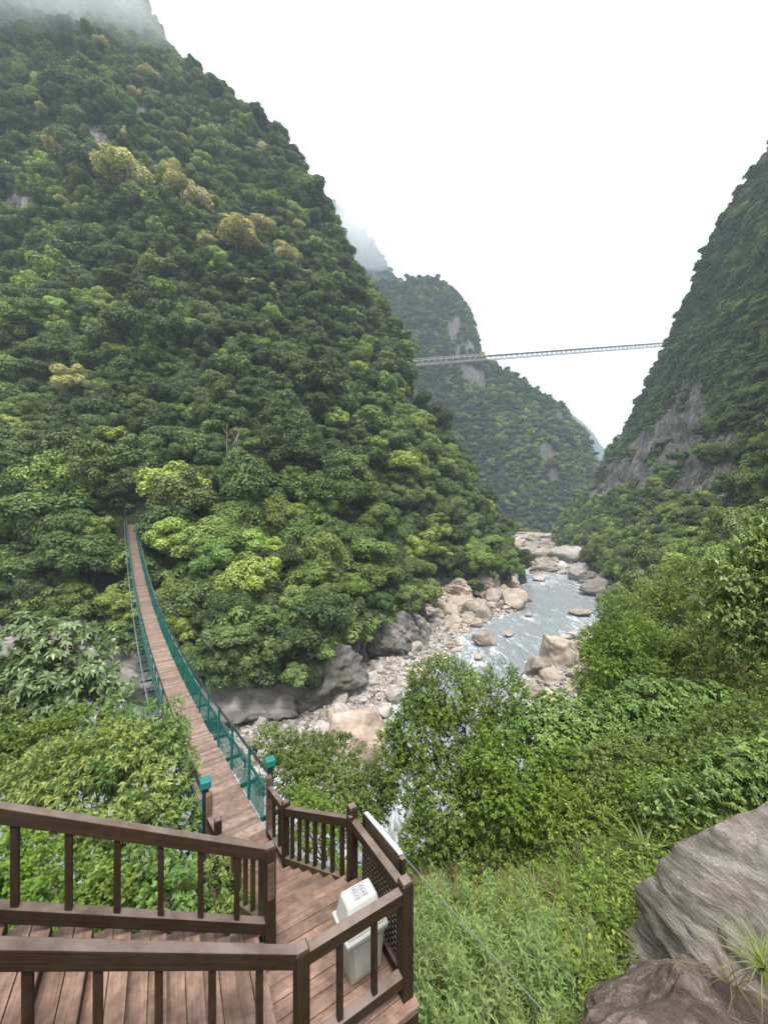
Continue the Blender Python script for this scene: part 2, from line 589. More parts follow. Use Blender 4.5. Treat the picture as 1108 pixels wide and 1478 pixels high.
LM['near_blue'] = leaf_mat('leaf_glossy', (0.055, 0.1, 0.035), (0.27, 0.34, 0.15), 0.25, 0.35, 0.5, vary=0.05)
LM['near_olive'] = leaf_mat('leaf_near_olive', (0.077, 0.118, 0.025), (0.262, 0.336, 0.077), 0.35, vary=0.08)
LM['herb'] = leaf_mat('leaf_herb', (0.05, 0.105, 0.024), (0.26, 0.35, 0.115), 0.4, vary=0.12)
LM['dry'] = leaf_mat('leaf_dry', (0.085, 0.06, 0.03), (0.21, 0.165, 0.085), 0.3, vary=0.1)

# ------------------------------------------------------------------ terrain sheets
WZ = -25.0                                  # river level, the camera is at 0


def cr_up(A, n):
    """Catmull-Rom along axis 0"""
    Rr = A.shape[0]
    t = np.linspace(0, Rr - 1, n)
    i = np.minimum(t.astype(int), Rr - 2)
    f = (t - i).reshape((-1,) + (1,) * (A.ndim - 1))
    p0, p1, p2, p3 = A[np.maximum(i - 1, 0)], A[i], A[i + 1], A[np.minimum(i + 2, Rr - 1)]
    return 0.5 * (2 * p1 + (p2 - p0) * f + (2 * p0 - 5 * p1 + 4 * p2 - p3) * f * f + (3 * p1 - p0 - 3 * p2 + p3) * f ** 3)


def sheet(rows, back, nr, nc, seed, amp=2.0, freq=0.06, amp2=0.0):
    """rows: list of lists of 3-D points, from the base up; back: offsets that carry the ridge round behind"""
    A = np.array(rows, float)
    ext = [A]
    for off in back:
        ext.append(A[:, -1:] + np.array(off))
    A = np.concatenate(ext, axis=1)
    G = cr_up(A, nr)
    G = np.swapaxes(cr_up(np.swapaxes(G, 0, 1).copy(), nc), 0, 1)
    du = np.gradient(G, axis=1)
    dv = np.gradient(G, axis=0)
    n = nrm(np.cross(du, dv))
    s = np.sign((n * (-G)).sum(-1, keepdims=True) + 0.4 * n[..., 2:3] * np.linalg.norm(G, axis=-1, keepdims=True))
    n = n * np.where(s == 0, 1, s)
    d = amp * fbm(G * freq, 4, seed)
    if amp2:
        q = G * np.array((1, 1, 0.35)) * 0.25
        d = d + amp2 * fbm(q, 4, seed + 9)
    G = G + n * d[..., None]
    du = np.gradient(G, axis=1)
    dv = np.gradient(G, axis=0)
    n2 = nrm(np.cross(du, dv))
    n2 = n2 * np.where((n2 * n).sum(-1, keepdims=True) < 0, -1, 1)
    return G, n2


def grid_faces(nr, nc):
    i = np.arange(nr * nc).reshape(nr, nc)
    return np.stack((i[:-1, :-1], i[:-1, 1:], i[1:, 1:], i[1:, :-1]), -1).reshape(-1, 4)


def plan(pts, z):
    return [np.array((a, b, z)) for a, b in pts]


def pxr(l):
    return [px(*t) for t in l]


# left mountain
rows1 = [
    plan([(-110, 55), (-62, 52), (-34, 52), (-20, 47), (-11, 47.5), (-6, 56), (0, 65), (7.5, 76), (12, 98), (26, 106), (43, 127)], WZ - 1.5),
    pxr([(-450, 860, 58), (-60, 885, 51), (150, 900, 50), (315, 965, 42.5), (430, 968, 43.5), (503, 925, 54), (550, 885, 64), (588, 870, 75), (622, 846, 98), (683, 842, 107), (733, 822, 128)]),
    pxr([(-450, 790, 60), (-60, 800, 57), (150, 795, 60), (300, 850, 51), (415, 850, 54), (488, 840, 60), (530, 830, 69), (565, 820, 84), (623, 800, 104), (678, 790, 118), (711, 780, 134)]),
    pxr([(-450, 680, 72), (-60, 690, 70), (150, 700, 70), (290, 730, 66), (400, 740, 68), (476, 730, 76), (528, 725, 88), (574, 715, 105), (625, 712, 122), (662, 712, 134), (684, 712, 143)]),
    pxr([(-400, 570, 88), (-60, 580, 85), (130, 580, 86), (250, 590, 87), (350, 600, 91), (426, 600, 98), (491, 600, 109), (537, 600, 122), (573, 605, 134), (596, 608, 144), (608, 612, 151)]),
    pxr([(-380, 440, 107), (-60, 450, 105), (110, 450, 104), (210, 455, 106), (310, 460, 110), (386, 460, 118), (441, 460, 127), (487, 465, 137), (523, 468, 145), (544, 470, 151), (554, 472, 156)]),
    pxr([(-380, 280, 132), (-60, 300, 128), (80, 300, 128), (160, 305, 130), (240, 310, 134), (308, 315, 141), (366, 322, 148), (414, 330, 154), (447, 337, 159), (464, 343, 164), (473, 350, 167)]),
    pxr([(-380, 90, 162), (-60, 125, 156), (60, 140, 155), (125, 148, 157), (190, 158, 161), (250, 170, 167), (300, 182, 172), (340, 192, 176), (366, 200, 180), (382, 207, 183), (390, 216, 186)]),
    pxr([(-380, -90, 190), (-60, -10, 182), (35, 20, 181), (80, 30, 182), (125, 42, 185), (165, 54, 189), (195, 64, 193), (215, 72, 196), (230, 78, 198), (240, 84, 200), (246, 90, 202)]),
    pxr([(-380, -300, 215), (-100, -170, 208), (0, -130, 206), (30, -115, 207), (60, -105, 208), (85, -95, 209), (105, -85, 210), (120, -75, 211), (132, -66, 213), (140, -60, 215), (146, -52, 216)]),
]
back1 = [(6, 14, -4), (2, 45, -22), (-30, 130, -90)]
G1, n1_ = sheet(rows1, back1, 170, 210, 3, 4.0, 0.034, 1.6)

# right mountain
rows4 = [
    plan([(24, 22), (26, 38), (27.5, 51), (41.5, 74), (56, 95), (74, 121), (96, 190), (121, 263), (150, 327)], WZ - 1.5),
    pxr([(1330, 930, 24), (1130, 900, 34), (1000, 890, 52), (962, 840, 78), (932, 805, 102), (906, 788, 135), (862, 768, 200), (832, 760, 265), (806, 759, 325)]),
    pxr([(1500, 730, 30), (1260, 722, 42), (1150, 718, 62), (1065, 716, 90), (1003, 718, 116), (953, 720, 150), (902, 724, 205), (858, 726, 265), (834, 728, 310)]),
    pxr([(1560, 590, 34), (1300, 600, 47), (1195, 605, 68), (1115, 615, 97), (1056, 622, 123), (1004, 632, 158), (944, 642, 208), (896, 652, 260), (868, 664, 295)]),
    pxr([(1640, 420, 40), (1350, 450, 54), (1245, 465, 77), (1160, 485, 105), (1096, 505, 131), (1042, 532, 164), (992, 552, 205), (954, 568, 245), (930, 578, 270)]),
    pxr([(1700, 200, 48), (1400, 250, 62), (1295, 285, 86), (1200, 318, 113), (1138, 355, 139), (1088, 393, 167), (1044, 423, 195), (1010, 444, 220), (986, 454, 236)]),
    pxr([(1750, 0, 58), (1440, 50, 72), (1335, 85, 97), (1250, 136, 123), (1188, 196, 147), (1138, 246, 169), (1100, 290, 186), (1068, 312, 200), (1042, 330, 209)]),
    pxr([(1800, -220, 70), (1500, -150, 84), (1400, -95, 108), (1315, -24, 133), (1250, 56, 153), (1200, 126, 171), (1162, 172, 183), (1132, 198, 191), (1112, 222, 196)]),
    pxr([(1900, -450, 82), (1600, -350, 97), (1480, -290, 121), (1395, -195, 143), (1332, -95, 161), (1282, -14, 176), (1244, 46, 186), (1214, 86, 193), (1190, 116, 197)]),
]
back4 = [(12, 16, -3), (45, 40, -20), (130, 60, -90)]
G4, n4_ = sheet(rows4, back4, 150, 190, 11, 3.0, 0.04, 1.6)

# mountain behind the far bridge
rows2 = [
    pxr([(430, 776, 430), (560, 775, 420), (650, 774, 410), (720, 774, 402), (782, 774, 396), (832, 774, 402), (862, 774, 412)]),
    pxr([(430, 720, 435), (560, 722, 426), (650, 722, 420), (720, 722, 413), (782, 722, 412), (832, 718, 420), (854, 714, 432)]),
    pxr([(430, 640, 440), (560, 642, 432), (640, 642, 426), (700, 642, 426), (760, 642, 430), (812, 644, 440), (848, 658, 450)]),
    pxr([(430, 570, 448), (560, 572, 440), (622, 568, 440), (682, 567, 441), (732, 568, 446), (780, 575, 455), (812, 598, 465)]),
    pxr([(420, 505, 460), (545, 505, 455), (598, 503, 451), (638, 503, 453), (668, 505, 459), (686, 512, 466), (698, 522, 472)]),
    pxr([(426, 445, 475), (551, 444, 470), (594, 440, 468), (624, 440, 468), (648, 441, 471), (662, 447, 476), (671, 455, 481)]),
    pxr([(416, 400, 495), (536, 412, 491), (582, 405, 488), (608, 402, 488), (624, 404, 490), (636, 410, 493), (646, 420, 496)]),
]
back2 = [(14, 25, -6), (20, 90, -40), (-40, 260, -160)]
G2, n2_ = sheet(rows2, back2, 90, 130, 21, 3.0, 0.03, 0.0)
# ridge in the cloud behind it
rows3 = [
    pxr([(346, 700, 640), (446, 700, 640), (516, 700, 640), (576, 700, 650), (656, 700, 660), (716, 700, 680)]),
    pxr([(346, 500, 650), (446, 500, 650), (496, 500, 652), (546, 500, 656), (586, 505, 662), (616, 520, 670)]),
    pxr([(346, 400, 668), (446, 400, 666), (486, 400, 668), (526, 405, 671), (554, 412, 675), (574, 425, 682)]),
    pxr([(346, 320, 690), (446, 325, 688), (476, 330, 688), (506, 345, 690), (528, 358, 694), (546, 378, 700)]),
    pxr([(346, 220, 720), (416, 250, 715), (446, 268, 712), (471, 285, 712), (490, 300, 714), (504, 318, 718)]),
]
G3, n3_ = sheet(rows3, [(20, 50, -10), (0, 250, -120)], 60, 70, 31, 7.0, 0.022)
# far blue ridges in the gap
rows5 = [
    pxr([(640, 780, 1500), (760, 780, 1480), (820, 780, 1460), (860, 780, 1450), (900, 780, 1460), (980, 780, 1500)]),
    pxr([(640, 660, 1550), (760, 660, 1530), (820, 650, 1500), (860, 660, 1500), (900, 690, 1510), (980, 720, 1540)]),
    pxr([(640, 560, 1620), (760, 570, 1600), (800, 590, 1560), (835, 605, 1560), (866, 640, 1560), (900, 690, 1590)]),
]
G5, n5_ = sheet(rows5, [(60, 120, -30)], 40, 60, 41, 14.0, 0.01)


def ell(u, v, items):
    r = np.zeros_like(u)
    for (a, b, ra, rb, s) in items:
        q = ((u - a) / ra) ** 2 + ((v - b) / rb) ** 2
        r = np.maximum(r, s * np.clip(1.6 - q, 0, 1))
    return r


def broken(rock, G, f, sd):
    return np.clip(rock * np.clip(0.95 + 0.85 * fbm(G * f, 4, sd), 0, 1.3), 0, 1)


def hill_obj(name, G, mat, rock, label=None):
    me = np_mesh(name, G.reshape(-1, 3), grid_faces(*G.shape[:2]), {'rock': rock.reshape(-1)}, smooth=True)
    o = link(name, me, mat)
    tag(o, label, None, None, 'structure')
    return o


u1, v1 = to_px(G1)
ck = np.linspace(0, len(rows1) - 1, G1.shape[0])[:, None] + 0 * u1
rock1 = np.clip(1.25 - np.abs(ck - 0.3) / 0.7, 0, 1) * (ck < 1.15)
rock1 = np.maximum(rock1, ell(u1, v1, [(75, 200, 22, 30, 0.8), (145, 190, 30, 22, 0.8), (40, 225, 25, 15, 0.7), (200, 165, 14, 30, 0.7), (205, 245, 30, 12, 0.7), (10, 200, 20, 14, 0.7),
                                       (600, 560, 16, 50, 0.95), (612, 520, 10, 40, 0.9), (575, 500, 10, 30, 0.6), (30, 300, 40, 18, 0.6), (625, 590, 12, 35, 0.8),
                                       (640, 850, 40, 16, 0.8), (690, 690, 8, 25, 0.6), (540, 690, 30, 16, 0.55), (650, 640, 8, 26, 0.7)]))
gul = np.exp(-(vnoise(G1 * np.array((.05, .05, .018)) + 3, 17) / 0.09) ** 2) * np.clip(ck - 1.3, 0, 1)
G1 = G1 - n1_ * (gul * 2.6)[..., None]
rg = np.clip(1.5 - ck, 0, 1)[..., None]
G1 = G1 + n1_ * rg * (1.6 * fbm(G1 * np.array((.16, .16, .1)), 4, 91) - 1.2 * np.abs(fbm(G1 * np.array((.35, .35, .22)) + 5, 4, 92)))[..., None]
rock1 = np.where(ck < 1.15, rock1, broken(rock1 * 1.15, G1, 0.12, 81))
hill_obj('mountain_left', G1, M['hill'], rock1)
u4, v4 = to_px(G4)
rock4 = ell(u4, v4, [(1000, 615, 34, 58, 1.0), (965, 650, 26, 50, 0.9), (950, 695, 60, 24, 0.9), (885, 695, 52, 36, 0.8), (1050, 690, 50, 20, 0.7), (920, 650, 20, 40, 0.6), (1080, 700, 60, 14, 0.7), (905, 655, 22, 35, 0.6), (1050, 640, 24, 16, 0.6),
                     (1040, 500, 22, 18, 0.6), (1000, 560, 20, 18, 0.6), (1030, 715, 50, 14, 0.6), (870, 850, 60, 16, 0.9), (830, 800, 30, 12, 0.7), (1085, 430, 14, 25, 0.5), (860, 660, 18, 22, 0.7)])
rq = np.clip(rock4, 0, 1)[..., None]
G4 = G4 + n4_ * rq * (2.2 * fbm(G4 * np.array((.10, .10, .26)), 4, 95) - 3.0 * np.abs(vnoise(G4 * np.array((.17, .17, .07)), 96)) + 1.0)[..., None]
rock4 = broken(np.minimum(rock4 * 1.35, 1.2), G4, 0.11, 82)
hill_obj('mountain_right', G4, M['hill_right'], rock4)
u2, v2 = to_px(G2)
rock2 = ell(u2, v2, [(670, 520, 18, 34, 0.68), (690, 560, 14, 28, 0.66), (620, 480, 12, 22, 0.62), (655, 470, 10, 26, 0.62), (785, 655, 14, 16, 0.75), (800, 690, 12, 14, 0.6), (640, 560, 14, 20, 0.5), (805, 610, 8, 18, 0.5)])
rock2 = broken(rock2, G2, 0.06, 83)
hill_obj('mountain_middle', G2, M['hill'], rock2)
hill_obj('mountain_misty', G3, M['hill'], 0.55 * np.ones(G3.shape[:2]) * (fbm(G3 * 0.02, 3, 5) > 0.1))
hill_obj('mountain_far', G5, M['hill'], np.zeros(G5.shape[:2]))

# river bed, gravel bars and water ------------------------------------------------
def water_pt(u, v, z=WZ):
    d = -z * F / (v - 739.0)
    return ((u - 554) / F * d, d)


bars = [
    [(280, 1100), (330, 1046), (420, 1020), (470, 985), (540, 945), (580, 930), (590, 890), (630, 856), (690, 848), (738, 836), (752, 862), (745, 880), (706, 893), (668, 915), (652, 945), (604, 968), (566, 1010), (550, 1050), (548, 1110), (530, 1160), (440, 1140), (370, 1110)],
    [(792, 930), (850, 905), (930, 890), (980, 1000), (860, 1075), (790, 1030), (752, 985)],
    [(884, 868), (852, 852), (832, 836), (900, 815), (960, 870)],
    [(764, 829), (822, 829), (850, 812), (812, 786), (800, 776), (742, 776), (738, 792), (768, 806)],
]
gx = np.concatenate((np.arange(-130, -30, 3.0), np.arange(-30, 75, 0.8), np.arange(75, 300, 3.0)))
gy = np.concatenate((np.arange(12, 28, 1.2), np.arange(28, 130, 0.8), np.arange(130, 480, 4.0)))
GX, GY = np.meshgrid(gx, gy)


def poly_sd(X, Y, P):
    P = np.array(P)
    Q = np.roll(P, -1, 0)
    d = np.full(X.shape, 1e9)
    ins = np.zeros(X.shape, bool)
    for (x0, y0), (x1, y1) in zip(P, Q):
        dx, dy = x1 - x0, y1 - y0
        t = np.clip(((X - x0) * dx + (Y - y0) * dy) / (dx * dx + dy * dy + 1e-9), 0, 1)
        d = np.minimum(d, np.hypot(X - x0 - t * dx, Y - y0 - t * dy))
        c = ((y0 > Y) != (y1 > Y)) & (X < (x1 - x0) * (Y - y0) / (y1 - y0 + 1e-12) + x0)
        ins ^= c
    return np.where(ins, d, -d)


bar_plan = [[water_pt(*p) for p in b] for b in bars]
SD = np.max([poly_sd(GX, GY, b) for b in bar_plan], axis=0)
P3 = np.stack((GX, GY, 0 * GX), -1)
BZ = WZ + np.clip(SD * 0.22, -1.4, 0.9) + 0.35 * fbm(P3 * 0.35, 4, 77) * (SD > -3)
BED = np.stack((GX, GY, BZ), -1)
m, nt, o = new_mat('gravel_bed')
g = N(nt, 'ShaderNodeNewGeometry')
vo = N(nt, 'ShaderNodeTexVoronoi', _Scale=1.5)
nt.links.new(g.outputs['Position'], vo.inputs['Vector'])
vo2 = N(nt, 'ShaderNodeTexVoronoi', _Scale=4.5)
nt.links.new(g.outputs['Position'], vo2.inputs['Vector'])
sv = N(nt, 'ShaderNodeSeparateColor')
nt.links.new(vo.outputs['Color'], sv.inputs[0])
c = ramp(nt, sv.outputs[0], [(0.0, (0.15, 0.145, 0.14)), (0.5, (0.34, 0.31, 0.28)), (1.0, (0.52, 0.49, 0.46))])
sv2 = N(nt, 'ShaderNodeSeparateColor')
nt.links.new(vo2.outputs['Color'], sv2.inputs[0])
c2 = ramp(nt, sv2.outputs[0], [(0.0, 0.6), (1.0, 1.15)])
c = mixc(nt, 1.0, c, c2, 'MULTIPLY')
hgt = mixc(nt, 0.4, vo.outputs['Distance'], vo2.outputs['Distance'])
iv = N(nt, 'ShaderNodeInvert')
nt.links.new(hgt, iv.inputs['Color'])
pbsdf(nt, o, c, 0.85, 0.2, bump(nt, iv.outputs[0], 1.0, 0.25))
M['gravel'] = m
me = np_mesh('riverbed', BED.reshape(-1, 3), grid_faces(*GX.shape), smooth=True)
tag(link('riverbed', me, M['gravel']), kind='structure')

m, nt, o = new_mat('river_water')
g = N(nt, 'ShaderNodeNewGeometry')
mpn = N(nt, 'ShaderNodeMapping')
mpn.inputs['Rotation'].default_value = (0, 0, R(25))
mpn.inputs['Scale'].default_value = (1.0, 0.28, 1)
nt.links.new(g.outputs['Position'], mpn.inputs['Vector'])
fl = noise(nt, mpn.outputs[0], 0.42, 9, 0.78, 1.8)
fl2 = noise(nt, mpn.outputs[0], 1.4, 6, 0.7, 1.0)
fl3 = noise(nt, mpn.outputs[0], 0.14, 5, 0.6)
at = N(nt, 'ShaderNodeAttribute', attribute_name='foam')
fsum = N(nt, 'ShaderNodeMath', operation='ADD')
fm = N(nt, 'ShaderNodeMath', operation='MULTIPLY')
nt.links.new(fl, fm.inputs[0])
nt.links.new(ramp(nt, fl2, [(0.3, 0.75), (0.7, 1.15)]), fm.inputs[1])
nt.links.new(fm.outputs[0], fsum.inputs[0])
nt.links.new(at.outputs['Fac'], fsum.inputs[1])
foam = ramp(nt, fsum.outputs[0], [(0.545, 0.0), (0.74, 1.0)])
wc_ = mixc(nt, fl3, (0.18, 0.21, 0.222), (0.31, 0.335, 0.345))
wc_ = mixc(nt, foam, wc_, (0.72, 0.75, 0.76))
rgh = ramp(nt, foam, [(0.0, 0.22), (1.0, 0.8)])
hh = mixc(nt, 0.5, fl, fl2)
pbsdf(nt, o, wc_, rgh, 0.5, bump(nt, hh, 1.0, 0.7))
M['water'] = m
near_bank = np.exp(-np.abs(SD) / 1.5) * 0.16 + 0.09 * (vnoise(P3 * 0.045, 5)) 
wv = np.stack((GX, GY, WZ + 0.06 * fbm(P3 * np.array((0.8, 0.3, 1)), 3, 8)), -1)
me = np_mesh('river', wv.reshape(-1, 3), grid_faces(*GX.shape), {'foam': near_bank.reshape(-1)}, smooth=True)
tag(link('river', me, M['water']), kind='structure')

# near bank below the stairs ------------------------------------------------------
ctrl = np.array([
    # x, y, z
    (-40, -10, 2), (-20, -10, 0), (0, -10, -3), (15, -10, 0), (40, -10, 6),
    (-40, 5, -8), (-20, 5, -8.5), (-10, 4, -7.6), (-4, 3, -6.4), (-1.5, 3.4, -5.7), (0, 2, -5.6), (1.5, 3, -5.9), (3, 2, -6.4), (6, 3, -7.0), (12, 4, -5.0), (25, 5, 1.0), (40, 6, 6),
    (-30, 12, -14), (-12, 9, -10.0), (-6, 7, -8.2), (-2.6, 7, -7.2), (0, 6.5, -7.3), (2.5, 6, -7.1), (5, 6.2, -7.3), (8, 6.6, -6.6), (14, 9, -5.0), (28, 12, -2),
    (-20, 18, -21), (-8, 13, -14.5), (-3, 11, -11.8), (0, 10, -10.2), (3, 10, -9.8), (6, 10, -8.6), (10, 11, -7.6), (17, 14, -8.0),
    (-4, 17, -18), (0, 15, -15.5), (4, 15, -13.2), (8, 15, -11.4), (13, 17, -11.5), (20, 20, -13),
    (-22, 25, -27), (-8, 22, -25), (-1, 21, -25), (3, 21, -23), (7, 22, -19), (12, 24, -18), (18, 28, -19), (24, 34, -23),
    (-15, 32, -29), (0, 28, -28), (6, 29, -27.5), (12, 33, -27.5), (20, 40, -28), (28, 50, -29), (40, 30, -12), (45, 45, -14), (-60, 20, -22), (-60, 40, -30),
], float)


def tps(P, c, q):
    n = len(c)
    s = 10.0
    r = np.linalg.norm(c[:, None, :2] - c[None, :, :2], axis=-1) / s
    K = np.where(r > 0, r * r * np.log(r + 1e-12), 0) + 0.02 * np.eye(n)
    A = np.zeros((n + 3, n + 3))
    A[:n, :n] = K
    A[:n, n] = 1; A[n, :n] = 1
    A[:n, n + 1:] = c[:, :2] / s; A[n + 1:, :n] = (c[:, :2] / s).T
    b = np.zeros(n + 3); b[:n] = c[:, 2]
    wgt = np.linalg.solve(A, b)
    sh = q.shape[:-1]
    Q = q.reshape(-1, 2)
    r = np.linalg.norm(Q[:, None] - c[None, :, :2], axis=-1) / s
    k = np.where(r > 0, r * r * np.log(r + 1e-12), 0)
    return (k @ wgt[:n] + wgt[n] + (Q / s) @ wgt[n + 1:]).reshape(sh)


ax_ = np.concatenate((np.arange(-60, -12, 1.5), np.arange(-12, 14, 0.22), np.arange(14, 46, 1.0)))
ay_ = np.concatenate((np.arange(-10, 1, 1.0), np.arange(1, 18, 0.22), np.arange(18, 46, 0.8)))
AX, AY = np.meshgrid(ax_, ay_)
AZ = tps(None, ctrl, np.stack((AX, AY), -1))
pn = np.stack((AX, AY, 0 * AX), -1)
AZ = AZ + 0.35 * fbm(pn * 0.3, 4, 51) + 0.05 * fbm(pn * 2.5, 3, 52)


def near_z(x, y):
    return float(tps(None, ctrl, np.array([[x, y]], float))[0])


NB = np.stack((AX, AY, AZ), -1)
me = np_mesh('near_bank', NB.reshape(-1, 3), grid_faces(*AX.shape), {'rock': np.zeros(AX.size)}, smooth=True)
tag(link('near_bank', me, M['near_ground']), kind='structure')

# ------------------------------------------------------------------ hillside tree prototypes
def crown_mesh(name, seed, nblob, nleaf, flat=0.8, leaf=0.075, lump=0.42):
    r = np.random.default_rng(seed)
    d = nrm(r.normal(size=(nblob, 3)))
    d[:, 2] = np.abs(d[:, 2]) * 1.15 - 0.3
    d = nrm(d)
    rad = r.uniform(0.5, 0.98, nblob)[:, None]
    C = d * rad * np.array((1, 1, flat))
    C[0] = (0, 0, 0.1)
    br = r.uniform(lump * 0.7, lump * 1.15, nblob)
    br[0] = 0.55
    which = r.choice(nblob, nleaf, p=br ** 2 / (br ** 2).sum())
    dd = nrm(r.normal(size=(nleaf, 3)) + np.array((0, 0, 0.75)))
    rr = (0.6 + 0.45 * r.random(nleaf) ** 0.7)
    # small-scale lumps on each clump
    rr = rr * (1 + 0.16 * vnoise(dd * 3.2 + which[:, None] * 7.7, seed))
    P = C[which] + dd * (rr * br[which])[:, None] * np.array((1, 1, 0.8))
    nn = nrm(dd + np.array((0, 0, 0.45)) + r.normal(size=(nleaf, 3)) * 0.42)
    t = nrm(np.cross(nn, r.normal(size=(nleaf, 3))))
    b = np.cross(nn, t)
    s = leaf * r.uniform(0.6, 1.35, nleaf)[:, None]
    V = np.stack((P - t * s, P - b * s * 0.55 + nn * s * 0.15, P + t * s, P + b * s * 0.55 + nn * s * 0.15), 1).reshape(-1, 3)
    Fc = np.arange(nleaf * 4).reshape(-1, 4)
    tint = np.clip(r.random(nleaf) * 0.7 + 0.15 + 0.5 * (r.random(nblob)[which] - 0.5), 0, 1)
    V[:, 2] += 0.95
    return np_mesh(name, V, Fc, {'tint': np.repeat(tint, 4)})


def trunk_mesh(seed, h=0.95):
    r = random.Random(seed)
    b = MB()
    p = [np.array((0, 0, -0.55)), np.array((r.uniform(-.05, .05), r.uniform(-.05, .05), 0.2)), np.array((r.uniform(-.1, .1), r.uniform(-.1, .1), 0.75)), np.array((0, 0, 1.2))]
    b.tube(p, [0.055, 0.045, 0.035, 0.012], 6)
    for k in range(5):
        a = k * 1.26 + r.random()
        q = p[1] + (p[2] - p[1]) * (0.4 + 0.12 * k)
        e = np.array((math.cos(a) * 0.55, math.sin(a) * 0.55, 0.75 + r.random() * 0.4))
        b.tube([q, 0.5 * (q + e) + (0, 0, 0.03), e], [0.025, 0.018, 0.008], 5)
    me = bpy.data.meshes.new('trunk')
    me.from_pydata([tuple(v) for v in b.v], [], b.f)
    me.materials.append(M['bark'])
    return me


TRUNKS = [trunk_mesh(i) for i in range(3)]
KINDS = ['dark', 'mid', 'light', 'olive', 'pale']
CROWNS = {}
proto_names = []
PROTO = bpy.data.collections.new('forest_prototypes')
for ki, kd in enumerate(KINDS):
    CROWNS[kd] = []
    for s in range(5):
        nb = [22, 30, 38, 20, 30][s]
        me = crown_mesh('crown', 100 + ki * 10 + s, nb, 12000, [0.95, 0.8, 0.68, 1.35, 0.5][s], 0.052, [0.40, 0.34, 0.30, 0.38, 0.32][s])
        me.materials.append(LM[kd])
        CROWNS[kd].append(me)
        po = bpy.data.objects.new('p%02d' % len(proto_names), me)
        PROTO.objects.link(po)
        proto_names.append((kd, s))
# a low shrub and a rock for masses
for kd in ('mid', 'olive', 'dark', 'light'):
    me = crown_mesh('shrub', 300 + len(proto_names), 9, 1600, 0.6, 0.12, 0.5)
    me.vertices.foreach_get
    co = np.empty(len(me.vertices) * 3, np.float32)
    me.vertices.foreach_get('co', co)
    co = co.reshape(-1, 3); co[:, 2] -= 0.7
    me.vertices.foreach_set('co', co.ravel())
    me.materials.append(LM[kd])
    po = bpy.data.objects.new('p%02d' % len(proto_names), me)
    PROTO.objects.link(po)
    proto_names.append(('shrub_' + kd, 0))
PIDX = {k: i for i, k in enumerate(proto_names)}


def scatter_gn(name, pts, idx, scl, coll, rot=None, kind='stuff', tilt=False):
    n = len(pts)
    me = bpy.data.meshes.new(name)
    me.vertices.add(n)
    me.vertices.foreach_set('co', np.asarray(pts, np.float32).ravel())
    a = me.attributes.new('idx', 'INT', 'POINT'); a.data.foreach_set('value', np.asarray(idx, np.int32))
    a = me.attributes.new('scl', 'FLOAT_VECTOR', 'POINT')
    scl = np.asarray(scl, np.float32)
    if scl.ndim == 1: scl = np.repeat(scl[:, None], 3, 1)
    a.data.foreach_set('vector', scl.ravel())
    a = me.attributes.new('rot', 'FLOAT_VECTOR', 'POINT')
    if rot is None:
        rot = np.zeros((n, 3)); rot[:, 2] = rng.uniform(0, 6.283, n); rot[:, :2] = rng.normal(0, 0.1, (n, 2))
    a.data.foreach_set('vector', np.asarray(rot, np.float32).ravel())
    o = bpy.data.objects.new(name, me)
    COL.objects.link(o)
    tr = bpy.data.node_groups.new(name + '_scatter', 'GeometryNodeTree')
    tr.interface.new_socket('Geometry', in_out='INPUT', socket_type='NodeSocketGeometry')
    tr.interface.new_socket('Geometry', in_out='OUTPUT', socket_type='NodeSocketGeometry')
    gi = tr.nodes.new('NodeGroupInput'); go = tr.nodes.new('NodeGroupOutput')
    ci = tr.nodes.new('GeometryNodeCollectionInfo')
    ci.inputs['Collection'].default_value = coll
    ci.inputs['Separate Children'].default_value = True
    ci.inputs['Reset Children'].default_value = True
    ip = tr.nodes.new('GeometryNodeInstanceOnPoints')
    ip.inputs['Pick Instance'].default_value = True
    def na(nm, ty):
        q = tr.nodes.new('GeometryNodeInputNamedAttribute'); q.data_type = ty; q.inputs['Name'].default_value = nm
        return [s for s in q.outputs if s.enabled][0]
    tr.links.new(gi.outputs[0], ip.inputs['Points'])
    tr.links.new(ci.outputs[0], ip.inputs['Instance'])
    tr.links.new(na('idx', 'INT'), ip.inputs['Instance Index'])
    tr.links.new(na('rot', 'FLOAT_VECTOR'), ip.inputs['Rotation'])
    tr.links.new(na('scl', 'FLOAT_VECTOR'), ip.inputs['Scale'])
    tr.links.new(ip.outputs[0], go.inputs[0])
    md = o.modifiers.new('scatter', 'NODES'); md.node_group = tr
    o['kind'] = kind
    return o


def sample_sheet(G, Nn, rock, n, seed):
    r = np.random.default_rng(seed)
    a = G[:-1, :-1]; b = G[:-1, 1:]; c = G[1:, 1:]; d = G[1:, :-1]
    area = 0.5 * np.linalg.norm(np.cross(c - a, d - b), axis=-1)
    p = (area / area.sum()).ravel()
    k = r.choice(len(p), n, p=p)
    i, j = np.unravel_index(k, area.shape)
    s, t = r.random(n)[:, None], r.random(n)[:, None]
    P = (a[i, j] * (1 - s) + b[i, j] * s) * (1 - t) + (d[i, j] * (1 - s) + c[i, j] * s) * t
    return P, Nn[i, j], rock[i, j], i / area.shape[0], j / area.shape[1]


